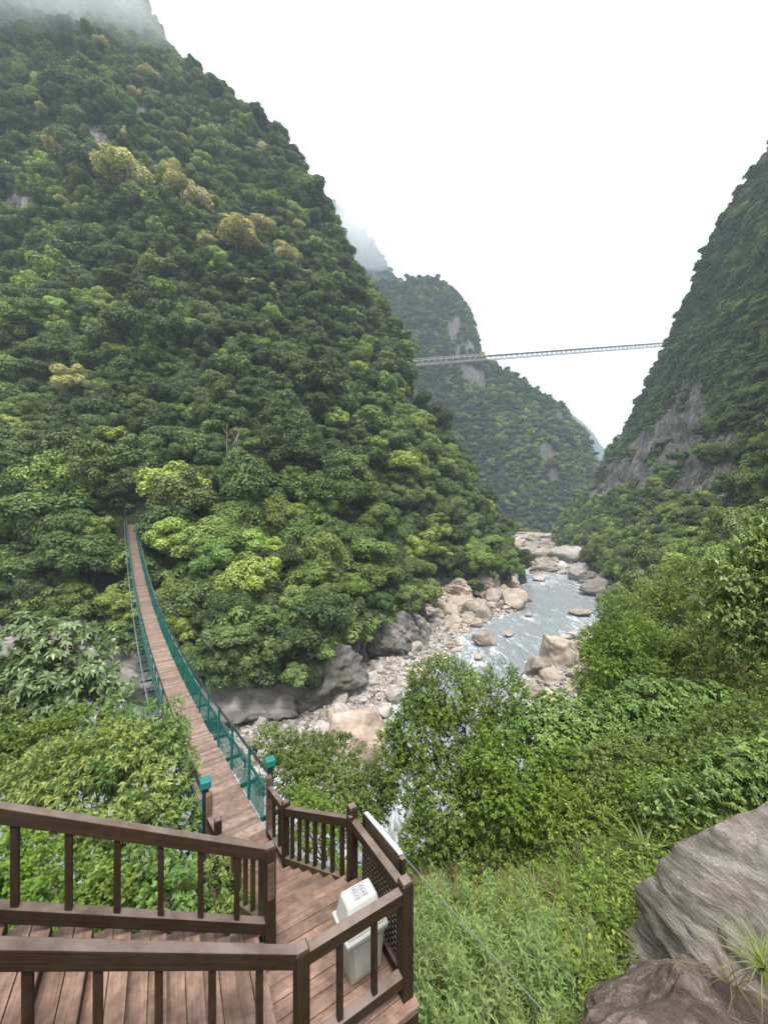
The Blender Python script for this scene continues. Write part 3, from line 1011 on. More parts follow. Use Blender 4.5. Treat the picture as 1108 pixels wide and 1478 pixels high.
def thin(P, rad, cell):
    grid = {}
    keep = []
    for k in range(len(P)):
        p = P[k]; rr = rad[k]
        c = tuple((p // cell).astype(int))
        ok = True
        for dx in (-1, 0, 1):
            for dy in (-1, 0, 1):
                for dz in (-1, 0, 1):
                    for q in grid.get((c[0] + dx, c[1] + dy, c[2] + dz), ()):
                        e = P[q] - p
                        lim = 0.5 * (rr + rad[q])
                        if e[0] * e[0] + e[1] * e[1] + e[2] * e[2] < lim * lim:
                            ok = False; break
                    if not ok: break
                if not ok: break
            if not ok: break
        if ok:
            grid.setdefault(c, []).append(k); keep.append(k)
    return np.array(keep)


# ---- the small suspension bridge's line, needed to keep the forest off it
E1 = np.array((0.863, 0.504, 0)); E1 /= np.linalg.norm(E1)
E2 = np.array((-E1[1], E1[0], 0))
ORG = np.array((-0.677, 3.054, 0))


def LP(a, b, z):
    return ORG + E1 * a + E2 * b + np.array((0, 0, z))


BR0 = LP(0.18, 4.12, 0)
BPHI = R(35.55)
BD = np.array((-math.sin(BPHI), math.cos(BPHI), 0))
BS = np.array((math.cos(BPHI), math.sin(BPHI), 0))
BLEN = 71.0


def bz(s):
    return -6.0 - 0.157 * s + 0.00395 * s * s - 0.0000125 * s ** 3


def bridge_dist(P):
    q = P[:, :2] - BR0[:2]
    s = q @ BD[:2]
    return np.where((s > -2) & (s < BLEN + 3), np.abs(q @ BS[:2]), 99), s


trees = []     # (pos, r, kind, shape, where)


def forest(G, Nn, rock, n, seed, rmin, rmax, where, mix, pack=1.15, lowcut=None):
    P, nn, rk, fi, fj = sample_sheet(G, Nn, rock, n, seed)
    r = np.random.default_rng(seed + 1)
    ok = rk + 0.25 * r.random(len(P)) < 0.6
    if lowcut is not None: ok &= lowcut(P, fi, fj)
    bd, s = bridge_dist(P)
    u, v = to_px(P)
    ok &= (u > -420) & (u < 1530) & (v > -330)
    P, nn = P[ok], nn[ok]
    big = 0.5 + 0.5 * np.clip(1.4 * vnoise(P * 0.06, seed), -1, 1)
    rad = rmin + (rmax - rmin) * np.clip(0.5 * r.random(len(P)) ** 1.8 + 0.6 * big ** 1.5 * r.random(len(P)) ** 0.7, 0, 1)
    o = np.argsort(-rad + r.normal(0, 1.1, len(P)))
    P, nn, rad = P[o], nn[o], rad[o]
    k = thin(P, rad * pack, rmax * pack)
    P, nn, rad = P[k], nn[k], rad[k]
    tone = fbm(P * 0.035, 3, seed + 4)
    bd, s = bridge_dist(P)
    free = ~((bd < 0.85 * rad + 0.9) & (s < BLEN + 1.0) & (P[:, 2] + 1.9 * rad > bz(s) - 0.6))
    P, nn, rad, tone = P[free], nn[free], rad[free], tone[free]
    for p, q, a, tn in zip(P, nn, rad, tone):
        z = mix(p, tn, r)
        base = p + np.array((q[0], q[1], 0)) * 0.25 * a - np.array((0, 0, 0.35 * a))
        trees.append((base, a, z, int(r.integers(0, 5)), where))


def mix1(p, tn, r):
    u, v = to_px(p)
    x = r.random()
    hi = np.clip((700 - v) / 500, 0, 1)
    if tn > 0.2: pr = (0.16, 0.34, 0.42, 0.08)
    elif tn > -0.15: pr = (0.36, 0.38, 0.16, 0.10)
    else: pr = (0.66, 0.24, 0.04, 0.06)
    pr = np.array(pr) * np.array((1 + 0.6 * hi, 1, 1 - 0.75 * hi, 1))
    pr = np.cumsum(pr / pr.sum())
    return ('dark', 'mid', 'light', 'olive')[int(np.searchsorted(pr, x))]


def mix4(p, tn, r):
    u, v = to_px(p)
    x = r.random()
    if v > 690: pr = (0.06, 0.24, 0.42, 0.28)
    else: pr = (0.55, 0.33, 0.05, 0.07)
    pr = np.cumsum(pr)
    return ('dark', 'mid', 'light', 'olive')[min(3, int(np.searchsorted(pr, x)))]


lc1 = lambda P, fi, fj: (fi * (len(rows1) - 1) > 0.86) & ~((fj > 0.16) & (fj < 0.62) & (P[:, 2] < WZ + 8.5)) & (np.abs(vnoise(P * np.array((.05, .05, .018)) + 3, 17)) > 0.035)
forest(G1, n1_, rock1, 26000, 201, 1.5, 6.2, 'left', mix1, 0.80, lc1)
nl = len(trees)
forest(G4, n4_, rock4, 22000, 202, 1.6, 4.2, 'right', mix4, 0.85, lambda P, fi, fj: (fi * (len(rows4) - 1) > 0.35) & ((fi * (len(rows4) - 1) > 2.1) | (vnoise(P * 0.16, 6) > -0.15)))
nr_ = len(trees)
forest(G2, n2_, rock2, 16000, 203, 3.0, 6.0, 'middle', mix1, 0.9)
forest(G3, n3_, np.zeros(G3.shape[:2]), 5000, 204, 4.5, 8.0, 'misty', mix1, 1.2)
print('trees', nl, nr_ - nl, len(trees) - nr_)

# pale flowering trees, where the photograph has them
for (a, b, c) in [(190, 275, 30), (85, 230, 13), (265, 290, 20), (290, 305, 18), (345, 350, 24), (385, 345, 16), (365, 362, 14), (415, 385, 16), (165, 455, 16), (105, 560, 22), (362, 412, 14), (380, 228, 12),
                  (218, 118, 10), (200, 145, 9), (150, 70, 9), (232, 150, 10), (268, 205, 10), (320, 190, 9), (120, 812, 20), (430, 330, 9), (300, 420, 10), (170, 268, 20), (212, 268, 18), (95, 300, 9), (250, 260, 12), (330, 330, 12), (300, 350, 10), (405, 360, 10), (235, 215, 8), (180, 200, 8), (130, 150, 8), (395, 420, 11), (445, 400, 9), (255, 380, 9), (60, 160, 8), (310, 240, 8), (430, 370, 9), (225, 690, 16), (545, 590, 9)]:
    d2 = (u1 - a) ** 2 + (v1 - b - 6) ** 2
    d2 = np.where(np.arange(G1.shape[1])[None, :] < G1.shape[1] * 0.78, d2, 1e9)
    i = np.unravel_index(np.argmin(d2), d2.shape)
    p = G1[i]
    r_ = c / F * p[1]
    trees = [t for t in trees if not (t[4] == 'left' and np.linalg.norm(t[0] - p) < 0.8 * r_ + 0.4 * t[1])]
    trees.append((p + np.array((0, -0.7 * r_, -0.35 * r_)), r_, 'pale', random.randrange(5), 'left'))

# the trees that show largest stand as individuals, the rest is one forest
score = []
for t in trees:
    c = t[0] + np.array((0, 0, t[1]))
    u, v = to_px(c)
    vis = (-20 < u < 1128) and (-20 < v < 1300) and t[4] in ('left', 'right')
    score.append(t[1] / c[1] * (1 if vis else 0) * (1.6 if t[2] == 'pale' else 1))
order = np.argsort(-np.array(score))
NIND = 262
ind = set(order[:NIND].tolist())
WHERE = {'left': 'the steep slope across the river', 'right': 'the right-hand valley slope'}
LOOK = {'dark': 'dense dark green broadleaf tree', 'mid': 'mid green broadleaf tree with a rounded crown', 'light': 'bright yellow-green broadleaf tree', 'olive': 'dull olive green broadleaf tree', 'pale': 'tree covered in pale cream blossom'}
for i in sorted(ind):
    p, a, kd, sh, wh = trees[i]
    u, v = to_px(p + np.array((0, 0, a)))
    if wh == 'left':
        pl = 'high on the left mountain' if v < 480 else ('on the left mountain above the footbridge' if v < 735 else ('on the spur right of the footbridge' if u > 200 else 'left of the footbridge far end'))
    else:
        pl = 'high on the right cliff' if v < 660 else 'on the lower right valley slope'
    e = empty('broadleaf_tree', p, LOOK[kd] + ' ' + pl, 'tree', 'trees ' + pl)
    e.rotation_euler = (0, 0, random.uniform(0, 6.28))
    e.scale = (a * random.uniform(0.85, 1.2), a * random.uniform(0.85, 1.2), a * random.uniform(0.8, 1.2))
    link('crown', CROWNS[kd][sh], None, e)
    link('trunk', TRUNKS[sh % 3], None, e)
rest = [t for i, t in enumerate(trees) if i not in ind]
RP = np.array([t[0] for t in rest])
RI = [PIDX[(t[2], t[3])] for t in rest]
RS = np.array([[t[1] * random.uniform(0.8, 1.25), t[1] * random.uniform(0.8, 1.25), t[1] * random.uniform(0.75, 1.25)] for t in rest])
scatter_gn('forest', RP, RI, RS, PROTO)

# one bare tree stands out of the canopy
i = np.unravel_index(np.argmin((u1 - 338) ** 2 + (v1 - 672) ** 2), u1.shape)
p = G1[i] + np.array((0, -3.5, -1.0))
b = MB()
r = random.Random(3)
for k in range(4):
    f0 = p + np.array((r.uniform(-.4, .4), r.uniform(-.4, .4), 0))
    f1 = f0 + np.array((r.uniform(-1.5, 1.5), r.uniform(-1, .5), 4.5))
    f2 = f1 + np.array((r.uniform(-1.6, 1.6), r.uniform(-1, .5), 3.2))
    b.tube([f0, f1, f2], [0.16, 0.11, 0.04], 5)
    for q in range(5):
        a0 = f1 + (f2 - f1) * r.random()
        b.tube([a0, a0 + np.array((r.uniform(-1.2, 1.2), r.uniform(-.8, .6), r.uniform(.6, 1.6)))], [0.06, 0.02], 4)
tag(b.build('bare_tree', M['bark_pale']), 'pale leafless tree standing among green crowns above the footbridge', 'tree')

# undergrowth fills the slopes between the trees
UP, UI, US = [], [], []
for G, Nn, rk, n, sd, kd, lim, rr in ((G1, n1_, rock1, 15000, 301, ('dark', 'mid'), 0.75, (1.0, 2.4)), (G4, n4_, rock4, 16000, 302, ('olive', 'light'), 0.8, (0.7, 1.9)), (G2, n2_, rock2, 5000, 303, ('dark', 'mid'), 0.6, (2.0, 3.5))):
    P, nn, rr_, fi, fj = sample_sheet(G, Nn, rk, n, sd)
    r = np.random.default_rng(sd)
    bd, s = bridge_dist(P)
    ok = (rr_ + 0.4 * r.random(len(P)) < lim) & ~((bd < 2.2) & (s < BLEN + 1) & (P[:, 2] + 2.2 > bz(s))) & (P[:, 2] > WZ + 2)
    if G is G1: ok &= fi * (len(rows1) - 1) > 0.3
    for p in P[ok]:
        UP.append(p); UI.append(PIDX[('shrub_' + kd[int(r.random() < 0.4)], 0)]); US.append(r.uniform(*rr))
r = np.random.default_rng(77)
for q in range(150):                         # shrubs hanging over the cliff edge
    t = r.random() * 3
    a, b_ = [((-36, 49), (-11, 46)), ((-11, 46), (-1, 62)), ((-1, 62), (10, 80))][int(t)]
    f = t - int(t)
    UP.append(np.array((a[0] + (b_[0] - a[0]) * f + r.normal() * .8, a[1] + (b_[1] - a[1]) * f + r.normal() * 1.2 + .8, -17.0 + r.normal() * 1.1)))
    UI.append(PIDX[('shrub_' + ('mid', 'dark', 'olive')[int(r.integers(0, 3))], 0)]); US.append(r.uniform(1.0, 2.3))
for q in range(70):                          # creepers and bushes on the overhanging rock
    y_ = r.uniform(42.0, 46.5)
    UP.append(px(r.uniform(240, 430), r.uniform(940, 990), y_))
    UI.append(PIDX[('shrub_' + ('mid', 'dark', 'olive')[int(r.integers(0, 3))], 0)]); US.append(r.uniform(0.7, 1.7))
scatter_gn('undergrowth', np.array(UP), UI, np.array(US), PROTO)

# ------------------------------------------------------------------ wooden boardwalk
FL = -4.62                                   # landing floor
deck_loc = tuple(LP(0.5, 0.6, FL))
walk = empty('wooden_boardwalk', deck_loc, 'brown plank landing with steps going up to the left and down to the footbridge', 'boardwalk')
rr = random.Random(4)


def board(b, p0, p1, wd=0.13, th=0.035):
    b.beam(p0 + np.array((0, 0, rr.uniform(-.002, .002))), p1 + np.array((0, 0, rr.uniform(-.002, .002))), wd, th)


b = MB()
y = -0.07
while y < 1.22:                              # landing planks run along E1
    hi = 1.22 if y > 0.3 else 1.10
    lo = -0.16 if y < 1.0 else 0.0
    board(b, LP(lo, y, FL - .018), LP(hi + rr.uniform(-.01, .01), y, FL - .018), 0.132)
    y += 0.14
b.build('landing', M['deck'], walk, 0.004)
b = MB()
NST = 11
for k in range(NST):                         # flight going up to the left
    z = FL + 0.17 * (k + 1)
    for j in range(2):
        a = -0.16 - 0.276 * k - 0.138 * j - 0.03
        a -= 0.014 * j
        board(b, LP(a, -0.10 + rr.uniform(-.01, .01), z - .018), LP(a, 1.20 + rr.uniform(-.015, .015), z - .018), 0.131 + 0.028 * j, 0.036)
b.build('stair_flight', M['deck'], walk, 0.005)
b = MB()


def side_a(bb):
    left = np.interp(bb, [1.08, 3.4, 4.3], [-0.12, -0.36, -0.40])
    right = np.interp(bb, [1.2, 1.37, 3.0, 4.3], [1.28, 1.22, 0.82, 0.78])
    return left, right


for k in range(8):                           # flight going down towards the bridge
    z = FL - 0.153 * (k + 1)
    for j in range(2):
        bb = 1.28 + 0.26 * k + 0.13 * j + 0.03
        l, r_ = side_a(bb)
        board(b, LP(l, bb, z - .018), LP(r_ + rr.uniform(-.02, .02), bb, z - .018), 0.124, 0.036)
y = 3.40
while y < 4.14:
    l, r_ = side_a(y)
    board(b, LP(l, y, -5.95), LP(r_, y, -5.95), 0.124, 0.036)
    y += 0.13
b.build('step_flight', M['deck'], walk, 0.005)
b = MB()                                     # bearers and risers below the boards
b.beam(LP(-0.1, -0.11, FL - .13), LP(1.08, -0.11, FL - .13), 0.05, 0.15)
b.beam(LP(-0.1, 0.55, FL - .14), LP(1.2, 0.55, FL - .14), 0.07, 0.15)
b.beam(LP(1.06, -0.1, FL - .15), LP(1.14, 1.3, FL - .15), 0.07, 0.14)
for bb in (0.0, 1.08):
    b.beam(LP(-0.06, bb, FL - .1), LP(-3.1, bb, FL - .1 + 3.04 * .616), 0.05, 0.2)
for k in range(NST):
    b.beam(LP(-0.14 - 0.276 * k, -0.05, FL + 0.17 * k + .065), LP(-0.14 - 0.276 * k, 1.15, FL + 0.17 * k + .065), 0.02, 0.134)
for s0, s1, a0, a1 in ((1.25, 3.35, 1.13, 0.72), (1.25, 3.35, -0.05, -0.30)):
    b.beam(LP(a0, s0, FL - .18), LP(a1, s1, -6.02), 0.05, 0.18)
b.beam(LP(0.70, 3.3, -6.06), LP(0.69, 4.1, -6.06), 0.06, 0.14)
b.beam(LP(-0.3, 3.3, -6.06), LP(-0.3, 4.1, -6.06), 0.06, 0.14)
b.build('bearers', M['wood'], walk)
for a_, b_, zt in ((1.02, 0.0, FL - .46), (0.95, 1.25, FL - .22), (-0.05, 0.02, FL - .2), (0.0, 1.02, FL - .2), (0.69, 4.0, -6.14), (-0.3, 4.0, -6.14)):
    q = LP(a_, b_, zt)
    zg = near_z(q[0], q[1]) - 0.4
    MB().beam(q, np.array((q[0], q[1], min(zg, zt - .5))), 0.10, 0.10, up=E1).build('support_post', M['teal_dark'], walk, 0.006)

# ------------------------------------------------------------------ railings
PW, RW, RH, BW = 0.108, 0.088, 0.112, 0.05


def post_mesh(a, bb, zb, zt, wd=PW):
    b = MB()
    b.beam(LP(a, bb, zb), LP(a, bb, zt - .02), wd, wd, up=E1)
    c = [LP(a, bb, zt - .019) + E1 * i * wd * .5 + E2 * j * wd * .5 for i, j in ((-1, -1), (1, -1), (1, 1), (-1, 1))]
    d = [LP(a, bb, zt) + E1 * i * wd * .38 + E2 * j * wd * .38 for i, j in ((-1, -1), (1, -1), (1, 1), (-1, 1))]
    b.poly(c + d, [(0, 1, 5, 4), (1, 2, 6, 5), (2, 3, 7, 6), (3, 0, 4, 7), (4, 5, 6, 7)])
    return b


def run(parent, A, B, zA, zB, sp, end0=0.05, end1=0.05, mat=None, base=None, rail_drop=0.0):
    """rail, bottom rail and balusters between two local points; zA zB are the rail's top heights"""
    mat = mat or M['wood']
    A3, B3 = LP(A[0], A[1], zA - RH / 2), LP(B[0], B[1], zB - RH / 2)
    L = np.linalg.norm((B3 - A3)[:2])
    d = (B3 - A3) / L
    p0, p1 = A3 + d * end0, B3 - d * end1
    MB().beam(p0, p1, RW, RH).build('top_rail', mat, parent, 0.008)
    dz = np.array((0, 0, -0.78))
    MB().beam(p0 + dz, p1 + dz, RW * 1.05, 0.10).build('bottom_rail', base or mat, parent, 0.007)
    n = max(1, int(round(L / sp)) - 1)
    for k in range(n):
        q = A3 + d * L * (k + 1) / (n + 1)
        MB().beam(q + (0, 0, -RH / 2 + .005), q + dz + (0, 0, 0.048), BW, BW, up=nrm(np.array((d[0], d[1], 0)))).build('baluster', mat, parent, 0.004)


SLP = 0.616


def up_rail(parent, b_, first):
    e = 3.0
    run(parent, (first, b_), (first - e, b_), FL + 1.02, FL + 1.02 + e * SLP, 0.333, 0.03)


g_r = 'dark brown wooden railings of the boardwalk'
rlA = empty('wooden_railing', LP(-0.5, 1.08, FL), 'sloping dark brown stair railing ending at the post with a carved plaque', 'railing', g_r)
po = post_mesh(0, 1.08, FL - .02, FL + 1.06).build('post', M['wood'], rlA, 0.005)
pq = MB()
pq.beam(LP(0.0, 1.02, FL + .52), LP(0.0, 1.02, FL + .90), 0.07, 0.012, up=E2)
pl = pq.build('plaque', M['plaque'], po, 0.002)
pl.parent = po; pl.location = tuple(-parent_world(po) + parent_world(rlA))
gl = MB()                                    # worn characters carved down the plaque
for i in range(5):
    c = LP(0.0, 1.0125, FL + .86 - i * .072)
    for dx, dz_, w_, h_ in ((-.012, .014, .03, .004), (.0, .0, .036, .004), (-.01, -.012, .004, .024), (.012, -.01, .004, .024), (0, -.02, .03, .004)):
        q = c + E1 * dx + np.array((0, 0, dz_))
        gl.beam(q - E1 * w_ / 2, q + E1 * w_ / 2, 0.004, h_)
gq = gl.build('lettering', M['wood'], po)
gq.location = pl.location
up_rail(rlA, 1.08, 0.0)
rlB = empty('wooden_railing', LP(-0.5, 0, FL), 'near dark brown stair railing across the bottom left, in front of the pale treads', 'railing', g_r)
post_mesh(0, 0, FL - .3, FL + 1.06, 0.112).build('post', M['wood'], rlB, 0.005)
up_rail(rlB, 0.0, 0.0)
rlC = empty('wooden_railing', LP(0.5, 0, FL), 'short level railing with two balusters right in front of the litter bin', 'railing', g_r)
run(rlC, (0, 0), (1.02, 0), FL + 1.02, FL + 1.02, 0.34)
post_mesh(1.02, 0, FL - .45, FL + 1.10, 0.115).build('post', M['wood'], rlC, 0.005)
rlD = empty('wooden_railing', LP(1.06, 0.7, FL), 'railing with perforated lattice screen beside the litter bin, facing the river', 'railing', g_r)
A3, B3 = LP(1.11, 1.37, -3.94 - RH / 2), LP(1.02, 0, -3.6 - RH / 2)
d3 = (B3 - A3) / np.linalg.norm((B3 - A3)[:2])
MB().beam(A3 + d3 * .05, B3 - d3 * .05, RW, RH).build('top_rail', M['wood'], rlD, 0.008)
MB().beam(A3 + d3 * .05 + (0, 0, -.80), B3 - d3 * .05 + (0, 0, -.80), RW, 0.09).build('bottom_rail', M['wood'], rlD, 0.007)
b = MB()                                     # lattice screen: real slats with real square gaps
side = nrm(np.cross(d3, (0, 0, 1)))
q0, q1 = A3 + d3 * 0.36, B3 - d3 * 0.10
LL = np.linalg.norm((q1 - q0)[:2])
dn = (q1 - q0) / LL
nv = 15
for k in range(nv + 1):
    q = q0 + dn * LL * k / nv
    b.beam(q + (0, 0, -RH / 2), q + (0, 0, -.76), 0.030 if 0 < k < nv else 0.05, 0.010, up=side)
for k in range(13):
    z = -RH / 2 - .02 - k * .056
    b.beam(q0 + (0, 0, z) + side * .004, q1 + (0, 0, z) + side * .004, 0.010, 0.026)
b.build('lattice_panel', M['wood'], rlD)
MB().beam(q0 + side * -.03 + (0, 0, -RH / 2 - .01), q1 + side * -.03 + (0, 0, -RH / 2 - .01), 0.02, 0.02).build('lattice_edge', M['plaque'], rlD)
rlE = empty('wooden_railing', LP(0.9, 2.2, -5.2), 'descending railing with seven balusters on the right of the steps to the footbridge', 'railing', g_r)
post_mesh(1.11, 1.37, -5.0, -3.78, 0.112).build('post', M['wood'], rlE, 0.005)
MB().beam(LP(1.06, 1.315, -4.62), LP(1.06, 1.315, -3.86), 0.05, 0.05, up=E1).build('side_batten', M['wood'], rlE, 0.004)
post_mesh(0.70, 3.0, -5.85, -4.66, 0.105).build('post', M['wood'], rlE, 0.005)
post_mesh(0.67, 3.98, -6.1, -4.84, 0.10).build('post', M['plaque'], rlE, 0.005)
run(rlE, (1.11, 1.37), (0.70, 3.0), -3.94, -4.76, 0.21, base=M['wood_green'])
run(rlE, (0.70, 3.0), (0.67, 3.98), -4.76, -5.02, 0.3)
rlF = empty('wooden_railing', LP(-0.1, 2.2, -5.2), 'descending railing left of the steps, from plaque post to left gate post', 'railing', g_r)
post_mesh(-0.26, 3.36, -6.0, -4.80, 0.105).build('post', M['wood'], rlF, 0.005)
post_mesh(-0.33, 3.98, -6.1, -4.78, 0.10).build('post', M['plaque'], rlF, 0.005)
run(rlF, (0, 1.08), (-0.26, 3.36), -3.62, -5.06, 0.28, mat=M['wood_green'])
run(rlF, (-0.26, 3.36), (-0.33, 3.98), -5.02, -5.16, 0.3)

# information board fixed outside the lattice railing
ib = empty('information_board', A3 + d3 * .5 + side * .15, 'brown board with a white top edge standing behind the lattice railing', 'sign')
s0 = A3 + d3 * 0.06 + side * 0.17
s1 = A3 + d3 * 0.98 + side * 0.17
if side[0] < 0:
    s0, s1 = A3 + d3 * 0.06 - side * 0.17, A3 + d3 * 0.98 - side * 0.17
MB().beam(s0 + (0, 0, -.09), s1 + (0, 0, -.09), 0.035, 0.32).build('panel', M['plaque'], ib, 0.004)
MB().beam(s0 + (0, 0, .085), s1 + (0, 0, .085), 0.05, 0.022).build('top_edge', M['white_board'], ib, 0.004)
for s in (s0, s1):
    MB().beam(s + (0, 0, .06) + d3 * (.03 if s is s1 else -.03), s + (0, 0, -1.25) + d3 * (.03 if s is s1 else -.03), 0.05, 0.05, up=E1).build('leg', M['wood'], ib, 0.004)

# ------------------------------------------------------------------ litter bin
bn = empty('litter_bin', LP(0.75, 0.43, FL), 'cream plastic litter bin with a hooded white lid standing on the landing', 'litter bin')


def frustum(b, c, z0, z1, w0, d0, w1, d1, off=(0, 0)):
    lo = [LP(c[0] + i * w0 / 2, c[1] + j * d0 / 2, z0) for i, j in ((-1, -1), (1, -1), (1, 1), (-1, 1))]
    hi = [LP(c[0] + off[0] + i * w1 / 2, c[1] + off[1] + j * d1 / 2, z1) for i, j in ((-1, -1), (1, -1), (1, 1), (-1, 1))]
    b.poly(lo + hi, [(3, 2, 1, 0), (4, 5, 6, 7), (0, 1, 5, 4), (1, 2, 6, 5), (2, 3, 7, 6), (3, 0, 4, 7)])


bc = (0.755, 0.435)
b = MB(); frustum(b, bc, FL + .004, FL + .44, .335, .275, .41, .335)
body = b.build('body', M['bin'], bn, 0.02)
b = MB(); frustum(b, bc, FL + .425, FL + .475, .455, .375, .465, .385)
b.build('rim', M['bin_lid'], bn, 0.012)
b = MB(); frustum(b, bc, FL + .470, FL + .70, .415, .335, .33, .19, (0, 0.035))
lid = b.build('lid', M['bin_lid'], bn, 0.022)
b = MB()
qd = [(-.12, -.1375 - .030 * .1, .06), (.12, -.1375 - .030 * .1, .06), (.15, -.1375 - .030 * .86, .38), (-.15, -.1375 - .030 * .86, .38)]
fr_ = [LP(bc[0] + x, bc[1] + y - .005, FL + z) for x, y, z in qd]
bk_ = [LP(bc[0] + x, bc[1] + y + .004, FL + z) for x, y, z in qd]
b.poly(fr_ + bk_, [(0, 1, 2, 3), (0, 4, 5, 1), (1, 5, 6, 2), (2, 6, 7, 3), (3, 7, 4, 0)])
b.build('side_panel', M['bin_lid'], bn, 0.003)
zt = FL + .7015
tc_ = (bc[0] + 0.0, bc[1] + 0.035)
b = MB()
b.poly([LP(tc_[0] + x, tc_[1] + y, zt + .001) for x, y in ((-.075, -.07), (.085, -.07), (.085, .07), (-.075, .07))], [(0, 1, 2, 3)])
st = b.build('sticker', M['sticker'], lid)
st.location = tuple(parent_world(bn) - parent_world(lid))
b = MB()
for ox, oy in ((-.035, -.035), (.045, -.035), (-.035, .035), (.045, .035)):
    def q(x0, y0, x1, y1, z=.0025):
        b.poly([LP(tc_[0] + ox + x, tc_[1] + oy + y, zt + z) for x, y in ((x0, y0), (x1, y0), (x1, y1), (x0, y1))], [(0, 1, 2, 3)])
    q(-.034, -.030, .034, -.0265); q(-.034, .0265, .034, .030)
    q(-.034, -.0262, -.0305, .0262); q(.0305, -.0262, .034, .0262)
    q(-.014, -.018, -.006, .012); q(-.005, .002, .012, .010); q(.013, -.018, .019, .012); q(-.022, -.024, .022, -.0205)
    q(-.016, .015, -.004, .022)
pi = b.build('pictograms', M['ink'], lid)
pi.location = st.location

# ------------------------------------------------------------------ footbridge
fb = empty('suspension_bridge', BR0 + (0, 0, -6), 'narrow plank footbridge with teal posts and netting running away across the river to the left', 'bridge')


def BP(s, t, h=0.0):
    q = BR0 + BD * s + BS * t
    return np.array((q[0], q[1], bz(s) + h))


b = MB()
s = 0.0
while s < BLEN:
    hw = 0.5
    b.beam(BP(s, -hw + rr.uniform(-.012, .012)), BP(s, hw + rr.uniform(-.012, .012)), 0.118, 0.03)
    s += 0.128
b.build('deck', M['deck_bridge'], fb)
b = MB()
ss = np.arange(0, BLEN + .1, 1.0)
for t in (-.46, .46):
    b.tube([BP(q, t, -.07) for q in ss], 0.045, 6)
for q in np.arange(.6, BLEN, 1.5):
    b.beam(BP(q, -0.95, -.13), BP(q, 0.95, -.13), 0.06, 0.07)
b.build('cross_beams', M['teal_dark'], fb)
for sd in (-1, 1):
    for q in np.arange(1.4, BLEN, 1.5):
        b = MB()
        b.beam(BP(q, sd * .55, -.10), BP(q, sd * .57, 1.08), 0.055, 0.045, up=BD)
        b.beam(BP(q - .06, sd * .58, 1.02), BP(q + .06, sd * .58, 1.02), 0.07, 0.035)
        b.beam(BP(q, sd * .60, 0.62), BP(q, sd * .90, -.10), 0.03, 0.03, up=BD)
        b.beam(BP(q, sd * .88, -.16), BP(q, sd * .88, 0.12), 0.05, 0.05, up=BD)
        b.build('post', M['teal'], fb)
    b = MB()
    b.tube([BP(q, sd * .55, 1.04) for q in ss], 0.026, 6)
    b.build('handrail_cable', M['steel_dark'], fb)
    b = MB()
    b.tube([BP(q, sd * .88, 0.10) for q in ss], 0.03, 6)
    for hh_ in (0.25, 0.5, 0.78):
        b.tube([BP(q, sd * .585, hh_) for q in ss], 0.008, 4)
    b.build('side_cable', M['cable'], fb)

m, nt, o = new_mat('teal_netting')
at = N(nt, 'ShaderNodeAttribute', attribute_name='wc')
spx = N(nt, 'ShaderNodeSeparateXYZ')
nt.links.new(at.outputs['Vector'], spx.inputs[0])
tr = N(nt, 'ShaderNodeBsdfTransparent')
df = N(nt, 'ShaderNodeBsdfDiffuse')
nn_ = noise(nt, at.outputs['Vector'], 2.5, 4)
nt.links.new(mixc(nt, nn_, (0.013, 0.10, 0.09), (0.03, 0.21, 0.18)), df.inputs['Color'])
tl = N(nt, 'ShaderNodeBsdfTranslucent')
tl.inputs['Color'].default_value = (0.03, 0.28, 0.22, 1)
m1 = N(nt, 'ShaderNodeMixShader'); m1.inputs[0].default_value = 0.35
nt.links.new(df.outputs[0], m1.inputs[1]); nt.links.new(tl.outputs[0], m1.inputs[2])
m2 = N(nt, 'ShaderNodeMixShader')
nt.links.new(ramp(nt, nn_, [(0.3, 0.58), (0.7, 0.82)]), m2.inputs[0])
nt.links.new(tr.outputs[0], m2.inputs[1]); nt.links.new(m1.outputs[0], m2.inputs[2])
nt.links.new(m2.outputs[0], o.inputs[0])
M['net'] = m
for sd in (-1, 1):
    b = MB()
    q_ = np.arange(0.3, BLEN, 0.5)
    V = []
    for k, s in enumerate(q_):
        sag = 0.04 * abs(math.sin(k * 1.05)) + 0.015 * rr.random()
        V.append((BP(s, sd * .53, 0.0), BP(s, sd * (.545 + sag * .5), 0.4), BP(s, sd * .56, 0.80 - sag)))
    bb0 = len(b.v)
    for k, row in enumerate(V):
        for j, p in enumerate(row):
            b.v.append(p); b.wc.append((q_[k], j * .4, sd))
    for k in range(len(V) - 1):
        for j in range(2):
            b.f.append([bb0 + k * 3 + j, bb0 + k * 3 + 3 + j, bb0 + k * 3 + 4 + j, bb0 + k * 3 + 1 + j]); b.mi.append(0)
    b.build('netting', M['net'], fb, smooth=True)
for a_ in (0.715, -0.375):
    q = LP(a_, 4.10, 0)
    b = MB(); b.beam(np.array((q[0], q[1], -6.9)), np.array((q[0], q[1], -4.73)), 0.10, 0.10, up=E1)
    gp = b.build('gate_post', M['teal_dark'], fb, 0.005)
    b = MB(); b.beam(np.array((q[0], q[1], -4.735)), np.array((q[0], q[1], -4.60)), 0.17, 0.17, up=E1)
    cp = b.build('cap', M['teal'], gp, 0.02)
    cp.location = tuple(parent_world(fb) - parent_world(gp))
# storm guys of the bridge
for nm, pts in (('guy_cable', [BP(34, 1.0, -.2), px(330, 960, 33), px(372, 1010, 30), px(402, 1048, 28)]), ('guy_cable', [BP(30, -1.0, -.2), px(165, 905, 36), px(100, 960, 38), px(60, 1010, 40)])):
    MB().tube(pts, 0.018, 5).build(nm, M['steel_dark'], fb)
